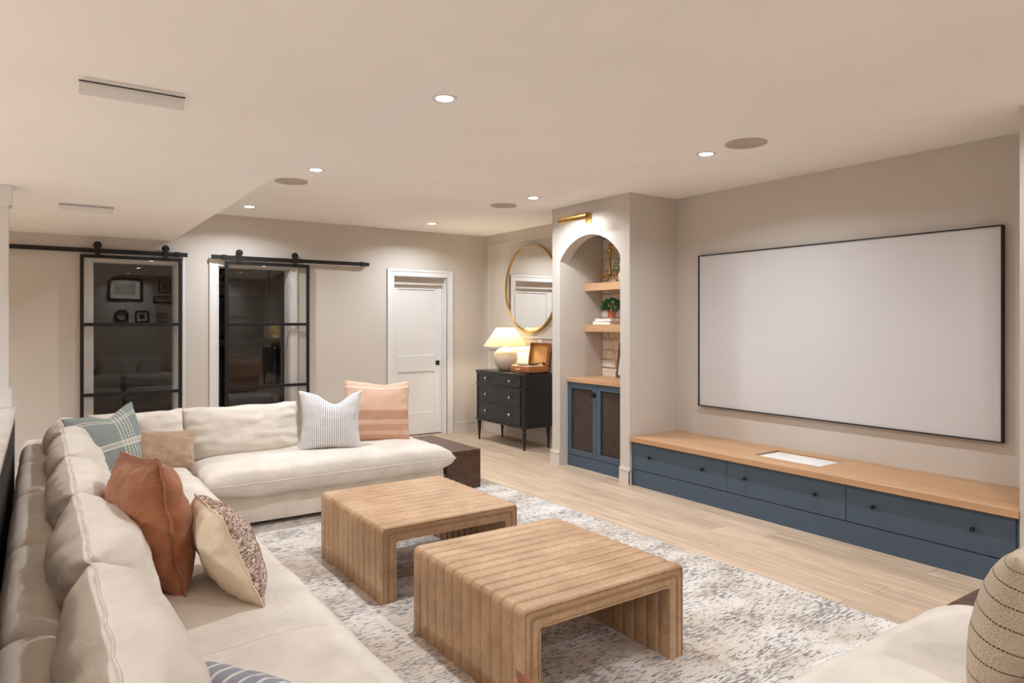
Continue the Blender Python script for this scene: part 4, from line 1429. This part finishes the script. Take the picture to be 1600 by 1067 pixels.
ob('board', B().box(1.47, 2.92, RB - .02, RB - .005, 1.86, 2.40), plain('sign_board', (206, 200, 190), .7), t)
for p in ((1.465, 2.94, 1.845, 1.875), (1.465, 2.94, 2.385, 2.415), (2.915, 2.94, 1.875, 2.385), (1.465, 1.485, 1.875, 2.385)):
    ob('frame_bar', B().box(p[0], p[1], RB - .03, RB, p[2], p[3]), 'black', t)
fc = bpy.data.curves.new('lettering', 'FONT'); fc.body = 'UP'; fc.size = .22; fc.extrude = .001
tmp = bpy.data.objects.new('lettering_tmp', fc); C.objects.link(tmp)
bpy.context.view_layer.update()
me = bpy.data.meshes.new_from_object(tmp.evaluated_get(bpy.context.evaluated_depsgraph_get()))
bpy.data.objects.remove(tmp)
me.materials.clear(); me.materials.append(M['black'])
lt = inst('lettering', me, t, (2.04, RB - .022, 2.19), (PI/2, 0, 0))
bb = B()
rt = random.Random(2)
for zz, hgt, xa, xb in ((2.09, .055, 1.60, 2.50), (2.00, .032, 1.70, 2.45)):
    x = xa
    while x < xb:
        w = rt.uniform(.012, .03)
        bb.box(x, x + w, RB - .0215, RB - .020, zz, zz + hgt * rt.uniform(.6, 1.0))
        x += w + rt.uniform(.008, .03)
ob('small_lettering', bb, 'black', t)
t = thing('office_chair', 'black office chair in the dark room behind the left glass door', 'chair', (1.02, 9.2, FZ))
ob('seat', B().rbox((1.02, 9.2, .48), (.24, .24, .045), .04, (8, 8, 4)), 'black', t, 60)
ob('backrest', B().rbox((1.02, 9.45, .82), (.22, .035, .25), .03, (8, 4, 8)), 'black', t, 60)
ob('post', B().lathe([(.028, .09), (.028, .44)], (1.02, 9.2, 0), 12), 'black', t)
for k in range(5):
    g = 2 * PI * k / 5
    ob('leg', B().tube([(1.02, 9.2, .10), (1.02 + .28 * math.cos(g), 9.2 + .28 * math.sin(g), .06)], .02, 8).lathe([(.024, -.02), (.024, .02)], (1.02 + .28 * math.cos(g), 9.2 + .28 * math.sin(g), .022), 12, 'Y'), 'black', t)

# gallery wall behind the camera, seen mirrored in the left glass door
gal = [('large dark framed landscape with wide mat, reflected in left glass door', 1.36, 2.03, .74, .56, .05, (150, 140, 118)),
       ('narrow panorama in dark frame, reflected in left glass door', 2.22, 1.80, .48, .17, .025, (170, 160, 142)),
       ('small upright print in pale frame, reflected in left glass door', 2.22, 2.13, .26, .32, .02, (170, 130, 110)),
       ('dark framed print cut by the right edge of the left glass door reflection', 2.78, 1.84, .36, .26, .022, (190, 184, 168)),
       ('small square black frame reflected low in left glass door', 1.72, 1.36, .30, .30, .035, (40, 36, 40)),
       ('small tan square frame reflected low in left glass door', 2.16, 1.34, .22, .22, .02, (150, 120, 96)),
       ('wide pale print low in the left glass door reflection', 2.66, 1.32, .44, .32, .02, (196, 190, 172))]
for lab, gx, gz, w, h, fw, col in gal:
    gx += .38; gz += .26
    t = thing('gallery_frame', lab, 'picture frame', (gx, YF, gz - h/2), group='gallery frames behind the camera')
    bb = B()
    for p in ((-w/2, w/2, 0, fw), (-w/2, w/2, h - fw, h), (-w/2, -w/2 + fw, fw, h - fw), (w/2 - fw, w/2, fw, h - fw)):
        bb.box(gx + p[0], gx + p[1], YF + .001, YF + .03, gz - h/2 + p[2], gz - h/2 + p[3])
    ob('frame', bb, 'black' if fw > .021 else 'walnut', t)
    ob('mat_board', B().box(gx - w/2 + fw, gx + w/2 - fw, YF + .001, YF + .012, gz - h/2 + fw, gz + h/2 - fw), 'mat_paper', t)
    mg = min(w, h) * .17
    ob('picture', B().box(gx - w/2 + fw + mg, gx + w/2 - fw - mg, YF + .012, YF + .014, gz - h/2 + fw + mg, gz + h/2 - fw - mg), plain('gallery_print', col, .6, var=.2, scale=9), t)
t = thing('wall_wreath', 'dark ring wreath between frames, reflected in left glass door', 'wreath', (1.66, YF, 1.50))
ob('ring', B().tube([(1.66 + .13 * math.cos(2*PI*k/32), YF + .03, 1.64 + .13 * math.sin(2*PI*k/32)) for k in range(32)], .028, 8, True), 'black', t)
